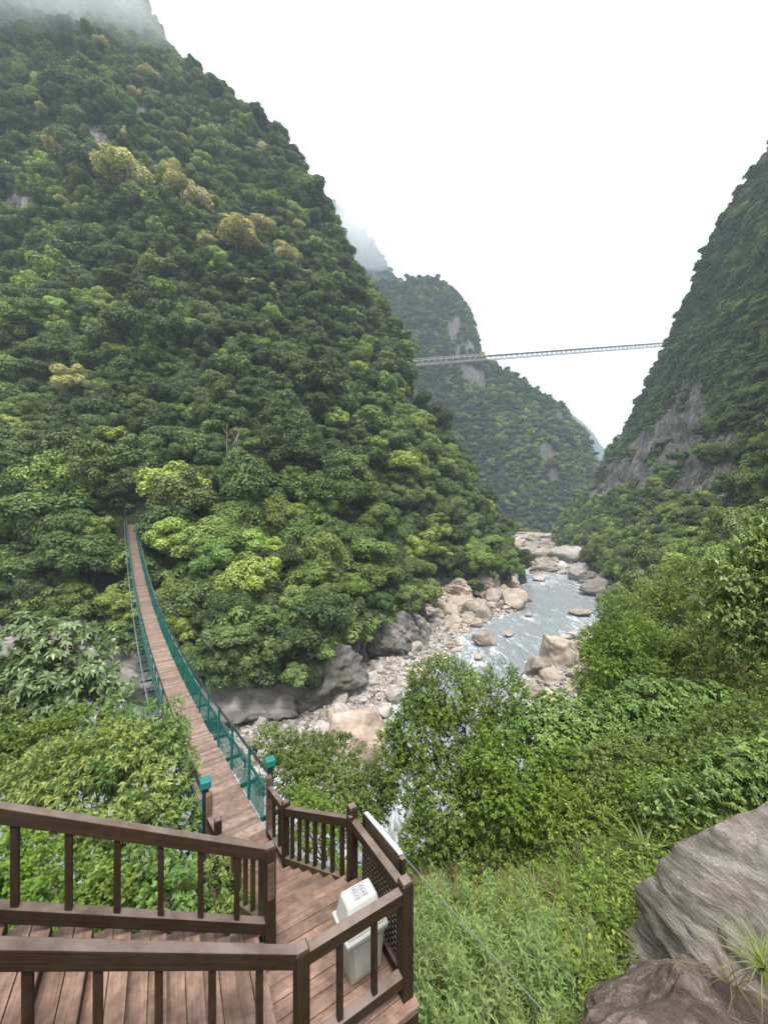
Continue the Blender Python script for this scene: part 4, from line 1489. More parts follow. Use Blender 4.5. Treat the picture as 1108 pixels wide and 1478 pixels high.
# far end portal
b = MB()
for sd in (-1, 1):
    b.beam(BP(BLEN, sd * .75, -1.5), BP(BLEN, sd * .75, 2.0), 0.25, 0.25, up=BD)
b.beam(BP(BLEN, -.9, 2.05), BP(BLEN, .9, 2.05), 0.2, 0.2)
b.beam(BP(BLEN, -.9, -.4), BP(BLEN, .9, -.4), 0.4, 0.5)
b.build('far_portal', M['steel_dark'], fb)
mb = MB(); mb.tube([px(556, 1200, 5.2), px(575, 1228, 4.9), px(680, 1345, 4.5), px(800, 1478, 4.1), px(850, 1545, 3.9)], 0.006, 6)
o = mb.build('steel_cable', M['cable'])
tag(o, 'thin grey steel cable slanting down through the leafy plants below the landing', 'cable')

# ------------------------------------------------------------------ high suspension bridge
hb0, hb1 = px(572, 524, 262), px(990, 493, 352)
hb = empty('suspension_bridge', hb0, 'long pale steel suspension bridge hung high across the gorge under white sky', 'bridge')


def HB(t, h=0.0, sd=0.0):
    p = hb0 * (1 - t) + hb1 * t
    d = hb1 - hb0
    s = nrm(np.array((d[1], -d[0], 0)))
    return p + s * sd + np.array((0, 0, h - 3.5 * 4 * t * (1 - t) * 0.12 + 0.6 * math.sin(t * 3.14)))


NB_ = 60
b = MB()
for k in range(NB_):
    b.beam(HB(k / NB_), HB((k + 1) / NB_), 3.0, 0.35)
b.build('deck', M['bridge_far_deck'], hb)
for sd in (-1.6, 1.6):
    b = MB()
    b.tube([HB(k / NB_, 1.3, sd) for k in range(NB_ + 1)], 0.2, 5)
    b.tube([HB(k / NB_, -2.9, sd * .8) for k in range(NB_ + 1)], 0.3, 5)
    for k in range(NB_):
        b.beam(HB(k / NB_, 1.3, sd), HB(k / NB_, -2.9, sd * .8), 0.24, 0.24, up=(1, 0, 0))
        b.beam(HB(k / NB_, -.15, sd * .9), HB((k + .5) / NB_, -2.9, sd * .8), 0.22, 0.22)
        b.beam(HB((k + .5) / NB_, -2.9, sd * .8), HB((k + 1) / NB_, -.15, sd * .9), 0.22, 0.22)
    b.build('truss', M['bridge_far'], hb)

# ------------------------------------------------------------------ rocks
import bmesh


def rock_mesh(name, sub, seed, amp=0.25, freq=1.1, block=0.0, strat=0.0, fine=0.03):
    bm = bmesh.new()
    bmesh.ops.create_icosphere(bm, subdivisions=sub, radius=1)
    V = np.array([v.co[:] for v in bm.verts])
    if block:
        V = V / (np.abs(V) ** 4).sum(1, keepdims=True) ** 0.25 * block + V * (1 - block)
    # flat facets cut at random
    r = np.random.default_rng(seed)
    for k in range(14):
        n = nrm(r.normal(size=3)); h = r.uniform(0.55, 0.92)
        d = V @ n - h
        V = V - np.where(d > 0, d * 0.92, 0)[:, None] * n
    n = nrm(V)
    V = V + n * (amp * fbm(V * freq + seed, 4, seed) * 0.6 + fine * fbm(V * 6 + seed, 4, seed + 5))[:, None]
    if strat:
        q = V @ nrm(np.array((0.25, 0.15, 1.0)))
        V = V + n * (strat * fbm(np.stack((q * 7, V[:, 0] * .7, V[:, 1] * .7), -1), 4, seed + 7))[:, None]
    for v, c in zip(bm.verts, V): v.co = c
    me = bpy.data.meshes.new(name)
    bm.to_mesh(me); bm.free()
    me.polygons.foreach_set('use_smooth', np.ones(len(me.polygons), bool))
    return me


ROCKS = [rock_mesh('boulder', 4, 40 + i, 0.3, 1.0, 0.35) for i in range(7)]
rk_r = random.Random(11)


def boulder(u, v, wpx, hpx, mat, label, depth=1.0, me=None, group=None, rot=None, sink=0.3):
    Y = 24.8 * F / (v - 739.0)
    sx = wpx / 2 / F * Y
    sz = hpx / 2 / F * Y
    if me is None: me = rk_r.choice(ROCKS)
    me2 = me.copy()
    me2.materials.clear(); me2.materials.append(M[mat])
    o = bpy.data.objects.new('boulder', me2)
    COL.objects.link(o)
    o.location = ((u - 554) / F * Y, Y + sx * 0.3, WZ + 0.4 + sz * (1 - sink) * 0.6)
    o.scale = (sx, sx * depth, sz)
    o.rotation_euler = (rk_r.uniform(-.15, .15), rk_r.uniform(-.15, .15), rk_r.uniform(-.4, .4) if rot is None else rot)
    tag(o, label, 'boulder', group)
    return o


big = rock_mesh('boulder', 5, 91, 0.28, 0.9, 0.5, 0.03)
boulder(517, 1092, 84, 104, 'pink_rock', 'largest pinkish angular boulder on the left gravel bar at the water edge', 0.8, big, rot=0.3)
boulder(700, 932, 42, 22, 'boulder', 'flat tan boulder alone in the middle of the river', 0.6)
boulder(816, 962, 66, 62, 'boulder', 'tall brown boulder on the right bank gravel, biggest there', 0.9, rock_mesh('boulder', 5, 93, 0.3, 1, .45, .03))
boulder(480, 1052, 28, 34, 'boulder', 'upright rounded tan boulder just behind the pinkish angular boulder')
boulder(503, 1044, 26, 26, 'boulder', 'rounded tan boulder right of the upright one on the gravel bar')
boulder(487, 1022, 32, 28, 'boulder', 'long tan boulder below the overhanging grey cliff')
boulder(570, 1012, 28, 20, 'cobble', 'smooth oval pale boulder at the tip of the gravel bar by the water')
boulder(543, 996, 28, 22, 'boulder', 'round tan boulder with a cracked face on the left gravel bar')
boulder(608, 985, 40, 22, 'boulder', 'long smooth tan slab at the river edge above the fine-leaved tree')
boulder(556, 1034, 26, 18, 'cobble', 'pale oval boulder beside the smooth one at the water edge')
g_l = 'tan slab boulders along the left river bank'
for u, v, a, h in ((742, 878, 46, 34), (690, 893, 48, 34), (655, 908, 40, 28), (715, 872, 36, 28), (740, 852, 32, 26), (632, 900, 32, 24), (690, 905, 22, 14), (665, 876, 40, 26), (760, 868, 20, 12), (705, 884, 30, 20), (728, 862, 34, 24), (648, 890, 34, 24), (675, 900, 26, 18), (615, 915, 24, 16)):
    boulder(u, v, a, h, 'boulder', 'tan slab boulder at the foot of the left forested slope', 0.9, None, g_l)
g_f = 'boulders where the river leaves the gorge'
for u, v, a, h in ((820, 812, 56, 26), (792, 826, 50, 16), (812, 826, 34, 16), (765, 818, 34, 16), (785, 806, 40, 16), (760, 800, 30, 12), (750, 790, 26, 12), (790, 792, 34, 14), (770, 782, 30, 12), (815, 800, 30, 14), (742, 800, 20, 12), (845, 838, 40, 20), (800, 815, 26, 12), (755, 779, 26, 9), (775, 777, 24, 8), (795, 778, 28, 9), (812, 780, 26, 9), (745, 785, 26, 10), (785, 774, 26, 7), (765, 773, 24, 6), (800, 773, 24, 6), (750, 774, 22, 6)):
    boulder(u, v, a, h * 1.25, 'cobble' if (u + v) % 3 == 0 else 'boulder', 'tan boulder far up the river between the two slopes', 0.9, None, g_f)
g_r2 = 'grey boulders along the right river bank'
for u, v, a, h in ((862, 858, 44, 26), (875, 868, 30, 20), (880, 850, 40, 30), (848, 842, 30, 22), (900, 872, 40, 34), (776, 975, 40, 32), (840, 985, 44, 30), (795, 990, 40, 26), (770, 1005, 36, 24), (826, 1010, 40, 26), (800, 1020, 44, 24), (850, 960, 40, 34)):
    boulder(u, v, a, h, 'boulder' if v > 900 else 'grey_rock', 'rounded boulder on the right river bank %s' % ('gravel below the tall brown boulder' if v > 900 else 'under the cliff foot'), 0.9, None, g_r2 + (' gravel' if v > 900 else ' cliff foot'))
OUT = [rock_mesh('rock_outcrop', 6, 170 + i, 0.3, 1.1, 0.55, 0.09, 0.07) for i in range(4)]
for me2, mt in zip(OUT, ('bedrock', 'bedrock', 'boulder', 'boulder')): me2.materials.append(M[mt])
for i, (x, y_, zz, sx, sy, sz, rx, ry, rz, mi, lab) in enumerate((
        (-18.5, 45.2, -21.0, 8.5, 4.2, 5.6, -.25, 0.05, 0.12, 0, 'big smooth grey overhanging rock at the cliff foot right of the footbridge'),
        (-8.0, 49.5, -21.2, 6.0, 4.2, 5.4, -.2, -.15, 0.7, 1, 'grey rock bulge at the cliff foot behind the rounded tan boulders'),
        (1.5, 66, -21.5, 5.5, 5, 6.0, 0.1, 0.35, 0.5, 1, 'dark grey fractured rock nose reaching down to the gravel bar'),
        (6.0, 71, -22.6, 4.0, 4, 4.6, -.1, 0.4, 1.0, 0, 'smaller grey rock buttress right of the dark rock nose'),
        (-28, 50.5, -21, 9, 4.5, 6.5, 0, 0.1, -.1, 1, 'dark grey rock wall under the trees left of the footbridge'),
        (-45, 51, -20, 11, 5, 7.5, 0, -.1, .1, 0, 'tall grey rock wall beside the river at the far left'),
        (11, 92, -22.8, 5, 5, 4.0, 0.1, 0.1, 1.0, 2, 'tan bedrock ledge behind the gravel bar, nearest of the ledges'),
        (19, 103, -22.6, 6, 4.5, 4.4, -.1, 0.15, 0.4, 3, 'tan bedrock ledge under the slope, middle of the ledges'),
        (29, 109, -22.4, 6.5, 5, 5.0, .1, 0.2, 0.5, 2, 'broad tan bedrock ledge where the slope meets the river'),
        (39, 123, -22.4, 5.5, 5, 5.0, 0, 0.25, 0.8, 3, 'tan bedrock ledge at the tip of the left slope'))):
    o = link('rock_outcrop', OUT[mi], None, None, (x, y_, zz)); o.scale = (sx, sy, sz); o.rotation_euler = (rx, ry, rz)
    tag(o, lab, 'rock')
g_w = 'small boulders standing in the river'
for u, v, a, h in ((764, 890, 12, 6), (735, 918, 20, 9), (690, 952, 16, 8), (640, 962, 22, 11), (780, 838, 22, 9), (838, 888, 30, 13), (580, 1036, 18, 10), (748, 868, 22, 11)):
    boulder(u, v, a, h, 'boulder' if (u % 4) else 'cobble', 'small boulder standing in the river rapids with water around it', 0.9, None, g_w)
att = bpy.data.objects['river'].data.attributes['foam']
fv = near_bank.reshape(-1).copy()
for o in [o for o in COL.objects if o.get('group') == g_w or (o.name.startswith('boulder') and 'middle of the river' in str(o.get('label')))]:
    dx_, dy_ = GX - o.location[0], GY - o.location[1]
    al = -(dx_ * math.sin(R(25)) + dy_ * math.cos(R(25)))      # downstream
    ac = dx_ * math.cos(R(25)) - dy_ * math.sin(R(25))
    sx_ = max(o.scale[0], 0.6)
    fv += (0.12 * np.exp(-(ac / (1.5 * sx_)) ** 2 - (np.where(al > 0, al / (3.5 * sx_), al / (1.5 * sx_))) ** 2)).reshape(-1)
att.data.foreach_set('value', np.minimum(fv, 0.22).astype(np.float32))
# more boulders scattered over the gravel bars
g_s = 'rounded boulders scattered over the gravel bars'
cand = np.argwhere(SD > 0.8)
cnt = 0
for k in rng.permutation(len(cand)):
    j, i = cand[k]
    x, y_ = GX[j, i], GY[j, i]
    if y_ > 190 or x < -16: continue
    sc = 0.38 + 0.95 * rk_r.random() ** 2.2 + 0.003 * y_
    o = bpy.data.objects.new('boulder', None)
    me2 = rk_r.choice(ROCKS)
    bpy.data.objects.remove(o)
    kd = ('boulder', 'cobble', 'cobble', 'pink_rock', 'cobble', 'grey_rock')[rk_r.randrange(6)]
    key = (me2.name, kd)
    CB = globals().setdefault('_CB', {})
    if key not in CB:
        c = me2.copy(); c.materials.clear(); c.materials.append(M[kd]); CB[key] = c
    o = bpy.data.objects.new('boulder', CB[key])
    COL.objects.link(o)
    o.location = (x, y_, BZ[j, i] + sc * 0.2)
    o.scale = (sc * rk_r.uniform(.8, 1.3), sc * rk_r.uniform(.8, 1.2), sc * rk_r.uniform(.55, .85))
    o.rotation_euler = (rk_r.uniform(-.3, .3), rk_r.uniform(-.3, .3), rk_r.uniform(0, 6.28))
    tag(o, 'rounded river boulder lying among pale cobbles on a gravel bar', 'boulder', g_s)
    cnt += 1
    if cnt >= 250: break
# cobbles: one mass
PEB = bpy.data.collections.new('cobble_prototypes')
for i in range(6):
    me2 = rock_mesh('cobble', 2, 140 + i, 0.2, 1.0, 0.2)
    me2.materials.append(M[('cobble', 'boulder', 'cobble', 'boulder', 'cobble', 'grey_rock')[i]])
    PEB.objects.link(bpy.data.objects.new('c%02d' % i, me2))
cand = np.argwhere((SD > -0.6) & (GY < 330) & (GX > -20))
pick = cand[rng.integers(0, len(cand), 15000)]
pp = np.stack((GX[pick[:, 0], pick[:, 1]] + rng.uniform(-.6, .6, len(pick)), GY[pick[:, 0], pick[:, 1]] + rng.uniform(-.6, .6, len(pick)), BZ[pick[:, 0], pick[:, 1]]), -1)
sc = (0.1 + 0.32 * rng.random(len(pick)) ** 2.5) * (1 + pp[:, 1] / 150)
scatter_gn('cobbles', pp, rng.integers(0, 6, len(pick)), np.stack((sc * rng.uniform(.8, 1.3, len(sc)), sc, sc * .75), -1), PEB)

# the two big rocks beside the stairs
r1 = rock_mesh('boulder', 7, 65, 0.2, 0.9, 0.62, 0.045, 0.03)
r1.materials.append(M['grey_rock_near'])
o = link('boulder', r1, None, None, (5.82, 5.191, -6.302)); o.scale = (2.569, 1.593, 1.462); o.rotation_euler = (0.373, -0.567, -0.016)
tag(o, 'huge grey weathered boulder at the right edge, upper of the two by the stairs', 'boulder')
r2 = rock_mesh('boulder', 7, 71, 0.2, 1.0, 0.6, 0.04, 0.035)
r2.materials.append(M['brown_rock_near'])
o = link('boulder', r2, None, None, (3.244, 3.763, -5.622)); o.scale = (1.774, 0.822, 0.971); o.rotation_euler = (0.018, 0.199, 0.164)
tag(o, 'dark brown flaking boulder in the bottom right corner, lower of the two', 'boulder')

# ------------------------------------------------------------------ near plants
def leaves_mesh(name, base, dirn, nor, L, Wd, tint, droop=0.25, fold=0.25):
    """each leaf: 6 points, folded along the midrib and drooping to the tip"""
    n = len(base)
    L = np.broadcast_to(np.asarray(L, float), n)[:, None]
    Wd = np.broadcast_to(np.asarray(Wd, float), n)[:, None]
    d = nrm(dirn)
    s = nrm(np.cross(d, nor))
    u_ = np.cross(s, d)
    mid = base + d * L * 0.5
    tip = base + d * L * (1 - droop * 0.25) - np.array((0, 0, 1)) * L * droop
    lf = base + d * L * 0.42 + s * Wd + u_ * Wd * fold
    rt = base + d * L * 0.42 - s * Wd + u_ * Wd * fold
    V = np.stack((base, lf, tip, rt, mid), 1).reshape(-1, 3)
    i = np.arange(n)[:, None] * 5
    Fc = np.concatenate((i + np.array([[0, 4, 1]]), i + np.array([[1, 4, 2]]), i + np.array([[2, 4, 3]]), i + np.array([[3, 4, 0]])), 1).reshape(-1, 3)
    return np_mesh(name, V, Fc, {'tint': np.repeat(tint, 5)})


def foliage(blobs, style, dens, L, Wd, seed, per=10, gap=0.0, tipb=0.35):
    r = np.random.default_rng(seed)
    Bs, Ds, Ns, Ts, Ls, Ws, SP = [], [], [], [], [], [], []
    for (u, v, ru, rv, Y) in blobs:
        c = px(u, v, Y)
        rx, rz = ru / F * Y, rv / F * Y
        ry = 0.5 * (rx + rz) * 0.9
        n = max(30, int(dens * {'alt': 5.0, 'tuft': 4.2, 'whorl': 4.6, 'pinnate': 4.0}[style] * (rx * rz + rx * ry)))
        d = nrm(r.normal(size=(n, 3)) + np.array((0, -0.1, 0.22)))
        q = (0.45 + 0.6 * r.random(n) ** 0.55)
        q = q * (1 + 0.22 * vnoise(d * 2.3 + seed, seed))
        p = c + d * q[:, None] * np.array((rx, ry, rz))
        if gap:
            k = vnoise(p / (0.28 * (rx + rz)) + seed, seed + 3) > (gap * 2 - 1) * 0.5
            p, d = p[k], d[k]
            n = len(p)
        ax = nrm(d * 0.8 + r.normal(size=(n, 3)) * 0.45 + np.array((0, 0, 0.25)))
        SP.append(np.concatenate((p, ax), 1))
        # twig with leaves
        k = per
        base_t = r.random(n) * 6.28
        e1 = nrm(np.cross(ax, np.array((0.2, 0.3, 0.9)) + 0 * ax))
        e2 = np.cross(ax, e1)
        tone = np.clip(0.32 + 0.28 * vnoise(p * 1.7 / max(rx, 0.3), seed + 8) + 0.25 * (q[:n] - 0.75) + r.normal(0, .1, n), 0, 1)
        for j in range(k):
            ph = base_t + j * 2.4
            rad = e1 * np.cos(ph)[:, None] + e2 * np.sin(ph)[:, None]
            if style == 'whorl':
                t = 0.92 + 0.08 * r.random(n)
                ang = 1.15 + 0.25 * r.normal(size=n)
                tw = L * 1.0
            elif style == 'pinnate':
                ph = base_t + (j % 2) * 3.14159
                rad = e1 * np.cos(ph)[:, None] + e2 * np.sin(ph)[:, None]
                t = np.full(n, (j // 2 + 1) / (k / 2))
                ang = 1.1 + 0.12 * r.normal(size=n)
                tw = L * 2.4
            elif style == 'tuft':
                t = 0.4 + 0.6 * r.random(n)
                ang = 0.55 + 0.35 * r.random(n)
                tw = L * 1.3
            else:
                t = (j + 0.6 + 0.3 * r.random(n)) / k
                ang = 0.8 + 0.3 * r.normal(size=n)
                tw = L * 2.6
            bp = p + ax * (t * tw)[:, None] if np.ndim(tw * t) else p + ax * tw * t
            ld = ax * np.cos(ang)[:, None] + rad * np.sin(ang)[:, None]
            nn = nrm(ax * 0.8 + np.array((0, 0, 0.9)) + r.normal(size=(n, 3)) * 0.3)
            Bs.append(bp); Ds.append(ld); Ns.append(nn)
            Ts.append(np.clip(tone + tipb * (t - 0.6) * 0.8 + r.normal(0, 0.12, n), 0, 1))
            s_ = r.uniform(0.65, 1.2, n)
            Ls.append(L * s_); Ws.append(Wd * s_)
    return [np.concatenate(x) for x in (Bs, Ds, Ns, Ts, Ls, Ws)], np.concatenate(SP)


def plant(name, label, cat, base, blobs, style, dens, L, Wd, mat, seed, per=10, gap=0.0, bark='bark', trunk=0.09, limbs=10, group=None, droop=0.25, stems=1):
    bx, by = base
    bzv = near_z(bx, by) - 0.15
    root = empty(name, (bx, by, bzv), label, cat, group)
    off = np.array((bx, by, bzv))
    D, SP = foliage(blobs, style, dens, L, Wd, seed, per, gap)
    me = leaves_mesh('crown', D[0] - off, D[1], D[2], D[4], D[5], D[3], droop)
    me.materials.append(LM[mat])
    link('crown', me, None, root)
    r = random.Random(seed)
    b = MB()
    cs = [px(u, v, Y) for (u, v, ru, rv, Y) in blobs]
    cen = np.mean(cs, 0)
    fork = off * 0.45 + cen * 0.55
    for s in range(stems):
        o0 = off + np.array((r.uniform(-.35, .35), r.uniform(-.3, .3), 0)) * (stems > 1)
        f0 = fork + np.array((r.uniform(-.3, .3), r.uniform(-.3, .3), 0)) * (stems > 1)
        md = 0.5 * (o0 + f0) + np.array((r.uniform(-.15, .15), r.uniform(-.15, .15), 0))
        b.tube([o0, md, f0], [trunk, trunk * .8, trunk * .6], 8, False)
    sp_by = SP[:, :3]
    for c in cs:
        m_ = 0.5 * (fork + c) + np.array((r.uniform(-.2, .2), r.uniform(-.2, .2), r.uniform(-.05, .2))) * 0.8
        b.tube([fork, m_, c], [trunk * .55, trunk * .4, trunk * .22], 6, False)
        near = np.argsort(((sp_by - c) ** 2).sum(1))
        for q in range(limbs):
            e = sp_by[near[int(len(near) * min(0.95, r.random() * 1.3 / max(1, len(cs)) + 0.01))]]
            st_ = c * 0.75 + m_ * 0.25 if r.random() < .5 else c
            k_ = 0.5 * (st_ + e) + np.array((r.uniform(-.06, .06), r.uniform(-.06, .06), r.uniform(0, .08)))
            b.tube([st_, k_, e], [trunk * .14, trunk * .08, trunk * .04], 4, False)
    b.build('trunk', M[bark], root, smooth=True)
    return root


plant('broadleaf_tree', 'dark fine-leaved open tree with bare branches showing, in front of the river, centre', 'tree', (3.3, 11.6),
      [(640, 1000, 55, 42, 12.5), (600, 1060, 38, 45, 12), (725, 1005, 36, 38, 13), (670, 1050, 45, 28, 12.3), (588, 1125, 30, 38, 11.5), (645, 1165, 48, 42, 11), (618, 1205, 40, 30, 10.8), (655, 1225, 34, 26, 10.5), (690, 1085, 30, 30, 11.8), (610, 1010, 30, 30, 12.4), (655, 1115, 30, 26, 11.6), (690, 1135, 30, 30, 11.3), (565, 1085, 22, 30, 12)],
      'alt', 105, 0.085, 0.028, 'near_fine', 501, 9, 0.24, trunk=0.075, limbs=14)
plant('broadleaf_tree', 'bright yellow-green tree directly right of the dark fine-leaved open tree', 'tree', (3.6, 10.9),
      [(728, 1100, 48, 36, 10.6), (766, 1122, 44, 36, 10.5), (800, 1150, 38, 32, 10.4), (745, 1158, 54, 38, 10.0), (705, 1140, 34, 34, 10.6), (776, 1192, 48, 32, 10.0), (724, 1200, 44, 32, 10.2), (812, 1110, 30, 24, 10.8)],
      'tuft', 150, 0.085, 0.03, 'near_bright', 502, 9, 0.3, trunk=0.09)
plant('shrub', 'lush green shrub with broad leaves beside the gravel bar on the right bank', 'shrub', (6.3, 13.2),
      [(770, 1046, 48, 28, 12.4), (820, 1036, 54, 28, 12.4), (856, 1062, 44, 30, 12), (800, 1074, 46, 28, 11.8), (730, 1055, 34, 26, 12.6), (840, 1095, 46, 26, 11.4)],
      'whorl', 62, 0.15, 0.046, 'near_lush', 503, 8, 0.2, trunk=0.05)
plant('shrub', 'lush green shrub with broad leaves behind the olive undergrowth further right', 'shrub', (9.4, 13.6),
      [(895, 1040, 50, 30, 12.6), (940, 1015, 50, 28, 13.2), (985, 1018, 44, 26, 13.2), (1030, 1022, 44, 26, 13), (930, 1065, 46, 26, 12.2), (985, 1055, 40, 22, 12.4)],
      'whorl', 62, 0.15, 0.046, 'near_lush', 504, 8, 0.2, trunk=0.05)
plant('broadleaf_tree', 'tall yellow-olive conical tree beside the river on the right bank', 'tree', (13.5, 20.5),
      [(888, 885, 26, 26, 21), (902, 920, 44, 30, 20.6), (880, 958, 46, 32, 20.2), (925, 962, 46, 32, 20.2), (866, 995, 38, 26, 20), (940, 935, 36, 30, 21), (910, 1000, 50, 28, 20), (862, 930, 26, 24, 20.6)],
      'alt', 55, 0.11, 0.036, 'near_bright', 505, 9, 0.3, trunk=0.14)
for k, (mt, st, L, W_, bl, base, lab) in enumerate((
        ('near_fine', 'alt', 0.13, 0.045, [(960, 880, 45, 40, 24), (1000, 850, 50, 40, 25), (985, 920, 50, 40, 22), (950, 950, 40, 35, 22)], (19, 23), 'dark green bushy tree behind the yellow-olive conical tree'),
        ('near_fine', 'alt', 0.12, 0.045, [(1035, 940, 55, 45, 18), (1085, 960, 50, 45, 16.5), (1000, 965, 45, 40, 19), (1050, 895, 40, 35, 19)], (15.5, 17.5), 'dark green bushy tree in shade under the pale glossy tree'),
        ('near_olive', 'alt', 0.10, 0.03, [(930, 1082, 55, 32, 11.5), (990, 1062, 60, 36, 12), (895, 1125, 48, 30, 10.5), (955, 1125, 50, 34, 10)], (8.3, 11), 'tangled olive green bush between the broad-leaved shrubs and the huge boulder'),
        ('near_olive', 'tuft', 0.12, 0.026, [(1050, 1060, 60, 34, 11), (1098, 1045, 45, 40, 11), (1030, 1105, 60, 32, 10), (1088, 1105, 45, 34, 9.5)], (10.0, 10.4), 'tangled olive green bush at the right edge above the huge boulder'),
        ('near_bright', 'pinnate', 0.085, 0.02, [(828, 1172, 42, 26, 9.5), (868, 1188, 42, 26, 9.2), (850, 1214, 40, 22, 9), (802, 1160, 36, 22, 9.8), (815, 1200, 36, 22, 9.2)], (5.2, 9.2), 'light green feathery shrub below the bright yellow-green tree'),
        ('near_bright', 'alt', 0.07, 0.028, [(842, 1262, 30, 22, 8), (868, 1300, 26, 26, 7.2), (852, 1330, 22, 26, 6.8), (878, 1350, 22, 28, 6.4)], (4.1, 6.9), 'small bright green shrub against the left end of the huge boulder'),
        ('near_lush', 'pinnate', 0.10, 0.032, [(985, 1152, 40, 18, 8.6), (1025, 1150, 36, 16, 8.5), (950, 1170, 30, 16, 8.6)], (6.8, 8.6), 'lush green feathery-leaved plant just above the huge boulder'),
        ('near_fine', 'alt', 0.10, 0.03, [(900, 1170, 40, 26, 9.6), (925, 1200, 36, 24, 9), (905, 1235, 30, 22, 8.2)], (6.0, 9.2), 'dark viny bush left of the sword-leaved plants'),
        ('near_fine', 'alt', 0.085, 0.032, [(720, 1230, 40, 18, 10), (770, 1228, 44, 20, 9.6), (812, 1235, 34, 20, 9.2)], (3.8, 9.9), 'low dark bush at the foot of the bright yellow-green tree'),
)):
    plant('shrub' if 'tree' not in lab.split(' behind')[0].split(' in ')[0].split(' below')[0].split(' at ')[0] else 'broadleaf_tree', lab, 'tree' if 'bushy tree' in lab else 'shrub', base, bl, st, 60 if k > 1 else 34, L, W_, mt, 520 + k, 9, 0.25, trunk=0.045 if k > 1 else 0.12, stems=2 if k > 1 else 1)
plant('broadleaf_tree', 'pale glossy compound-leaved tree leaning in from the right edge', 'tree', (15.6, 14.2),
      [(1062, 838, 46, 34, 14), (1095, 800, 40, 32, 14), (1100, 870, 44, 36, 13.5), (1048, 884, 40, 26, 14), (1112, 765, 34, 24, 14.2), (1125, 915, 46, 32, 13), (1085, 915, 40, 26, 13.6), (1140, 820, 50, 50, 13.5)],
      'pinnate', 75, 0.15, 0.04, 'near_lush', 540, 10, 0.3, trunk=0.10, droop=0.35)
plant('broadleaf_tree', 'airy small-leaved tree rising behind the right railing of the steps', 'tree', (-1.6, 13.2),
      [(440, 1092, 45, 26, 13), (478, 1090, 40, 24, 13.5), (520, 1135, 42, 28, 12.5), (420, 1125, 40, 28, 12), (470, 1140, 50, 28, 12), (535, 1150, 32, 28, 12), (398, 1075, 30, 22, 13), (500, 1170, 45, 22, 11.6)],
      'alt', 85, 0.085, 0.03, 'near_olive', 541, 9, 0.2, trunk=0.05, limbs=10)
plant('shrub', 'yellow-green leafy bush directly behind the right gate post', 'shrub', (-1.4, 10.2),
      [(430, 1165, 36, 22, 10), (470, 1185, 40, 22, 9.6), (440, 1205, 40, 26, 9.2), (490, 1215, 36, 22, 9)], 'alt', 70, 0.075, 0.024, 'near_bright', 542, 9, 0.25, trunk=0.04, stems=2)
plant('shrub', 'large yellow-tipped narrow-leaved shrub left of the footbridge, above the stair railing', 'shrub', (-4.4, 6.6),
      [(208, 1075, 54, 32, 7.5), (150, 1092, 58, 34, 7.3), (85, 1112, 56, 34, 7), (236, 1125, 40, 36, 7.2), (200, 1130, 58, 40, 7), (130, 1150, 60, 38, 6.8), (45, 1158, 52, 30, 6.8), (243, 1190, 36, 32, 6.6), (205, 1190, 50, 30, 6.4), (120, 1195, 60, 26, 6.4)],
      'tuft', 125, 0.13, 0.020, 'near_yellow', 543, 9, 0.32, trunk=0.035, stems=4, limbs=12)
plant('shrub', 'light green feathery sapling beside the footbridge handrail, above the yellow-tipped shrub', 'shrub', (-5.0, 8.0),
      [(235, 1038, 36, 20, 8), (200, 1046, 28, 15, 8), (236, 1078, 24, 24, 7.6), (175, 1012, 14, 9, 8.6), (225, 1065, 36, 18, 7.8)], 'pinnate', 75, 0.085, 0.022, 'near_lush', 544, 10, 0.2, trunk=0.025)
plant('broadleaf_tree', 'tree with whorls of glossy broad leaves at the left edge', 'tree', (-10.2, 9.6),
      [(30, 920, 45, 24, 11), (92, 930, 44, 24, 11), (60, 980, 60, 28, 10.6), (122, 965, 42, 28, 11), (10, 1000, 44, 30, 10.2), (100, 1020, 46, 22, 10.5), (158, 990, 22, 18, 11), (-30, 950, 40, 40, 10.5), (40, 1045, 50, 22, 10)],
      'whorl', 30, 0.24, 0.05, 'near_blue', 545, 8, 0.3, trunk=0.09, limbs=12, droop=0.3)
plant('shrub', 'dark leafy bush below the tree with whorled leaves at the left edge', 'shrub', (-8.0, 8.2),
      [(40, 1085, 60, 30, 9), (130, 1050, 50, 24, 9.4), (-10, 1110, 50, 36, 8.6), (90, 1110, 50, 24, 8.6), (20, 1150, 50, 26, 8), (-40, 1060, 50, 40, 9), (160, 1075, 36, 22, 9)], 'alt', 60, 0.10, 0.034, 'near_fine', 546, 9, 0.15, trunk=0.05, stems=3)
for k, (mt, st, L, W_, bl, base, lab) in enumerate((
        ('near_bright', 'alt', 0.075, 0.026, [(40, 1235, 55, 30, 5.2), (30, 1280, 50, 30, 4.8), (80, 1300, 40, 26, 4.6)], (-4.4, 4.9), 'leafy green bush seen through the left end of the upper stair railing'),
        ('near_fine', 'alt', 0.075, 0.026, [(120, 1250, 50, 30, 5.4), (160, 1290, 50, 32, 5), (130, 1320, 50, 22, 4.6)], (-3.6, 5.1), 'dark green bush with thin pale stems behind the upper stair railing'),
        ('near_lush', 'tuft', 0.10, 0.022, [(215, 1250, 40, 30, 5.3), (250, 1290, 40, 30, 5.0), (300, 1260, 30, 26, 5.4), (225, 1325, 40, 20, 4.7)], (-2.9, 5.2), 'green bush behind the right half of the upper stair railing'),
        ('near_lush', 'pinnate', 0.07, 0.02, [(318, 1262, 22, 20, 5.2), (325, 1295, 22, 20, 5.0), (345, 1320, 18, 14, 4.8)], (-2.0, 5.0), 'light fern-like plant beside the plaque post, left of the descending steps'),
)):
    plant('shrub', lab, 'shrub', base, bl, st, 150, L, W_, mt, 560 + k, 9, 0.3, bark='bark_pale', trunk=0.028, stems=3, limbs=6)

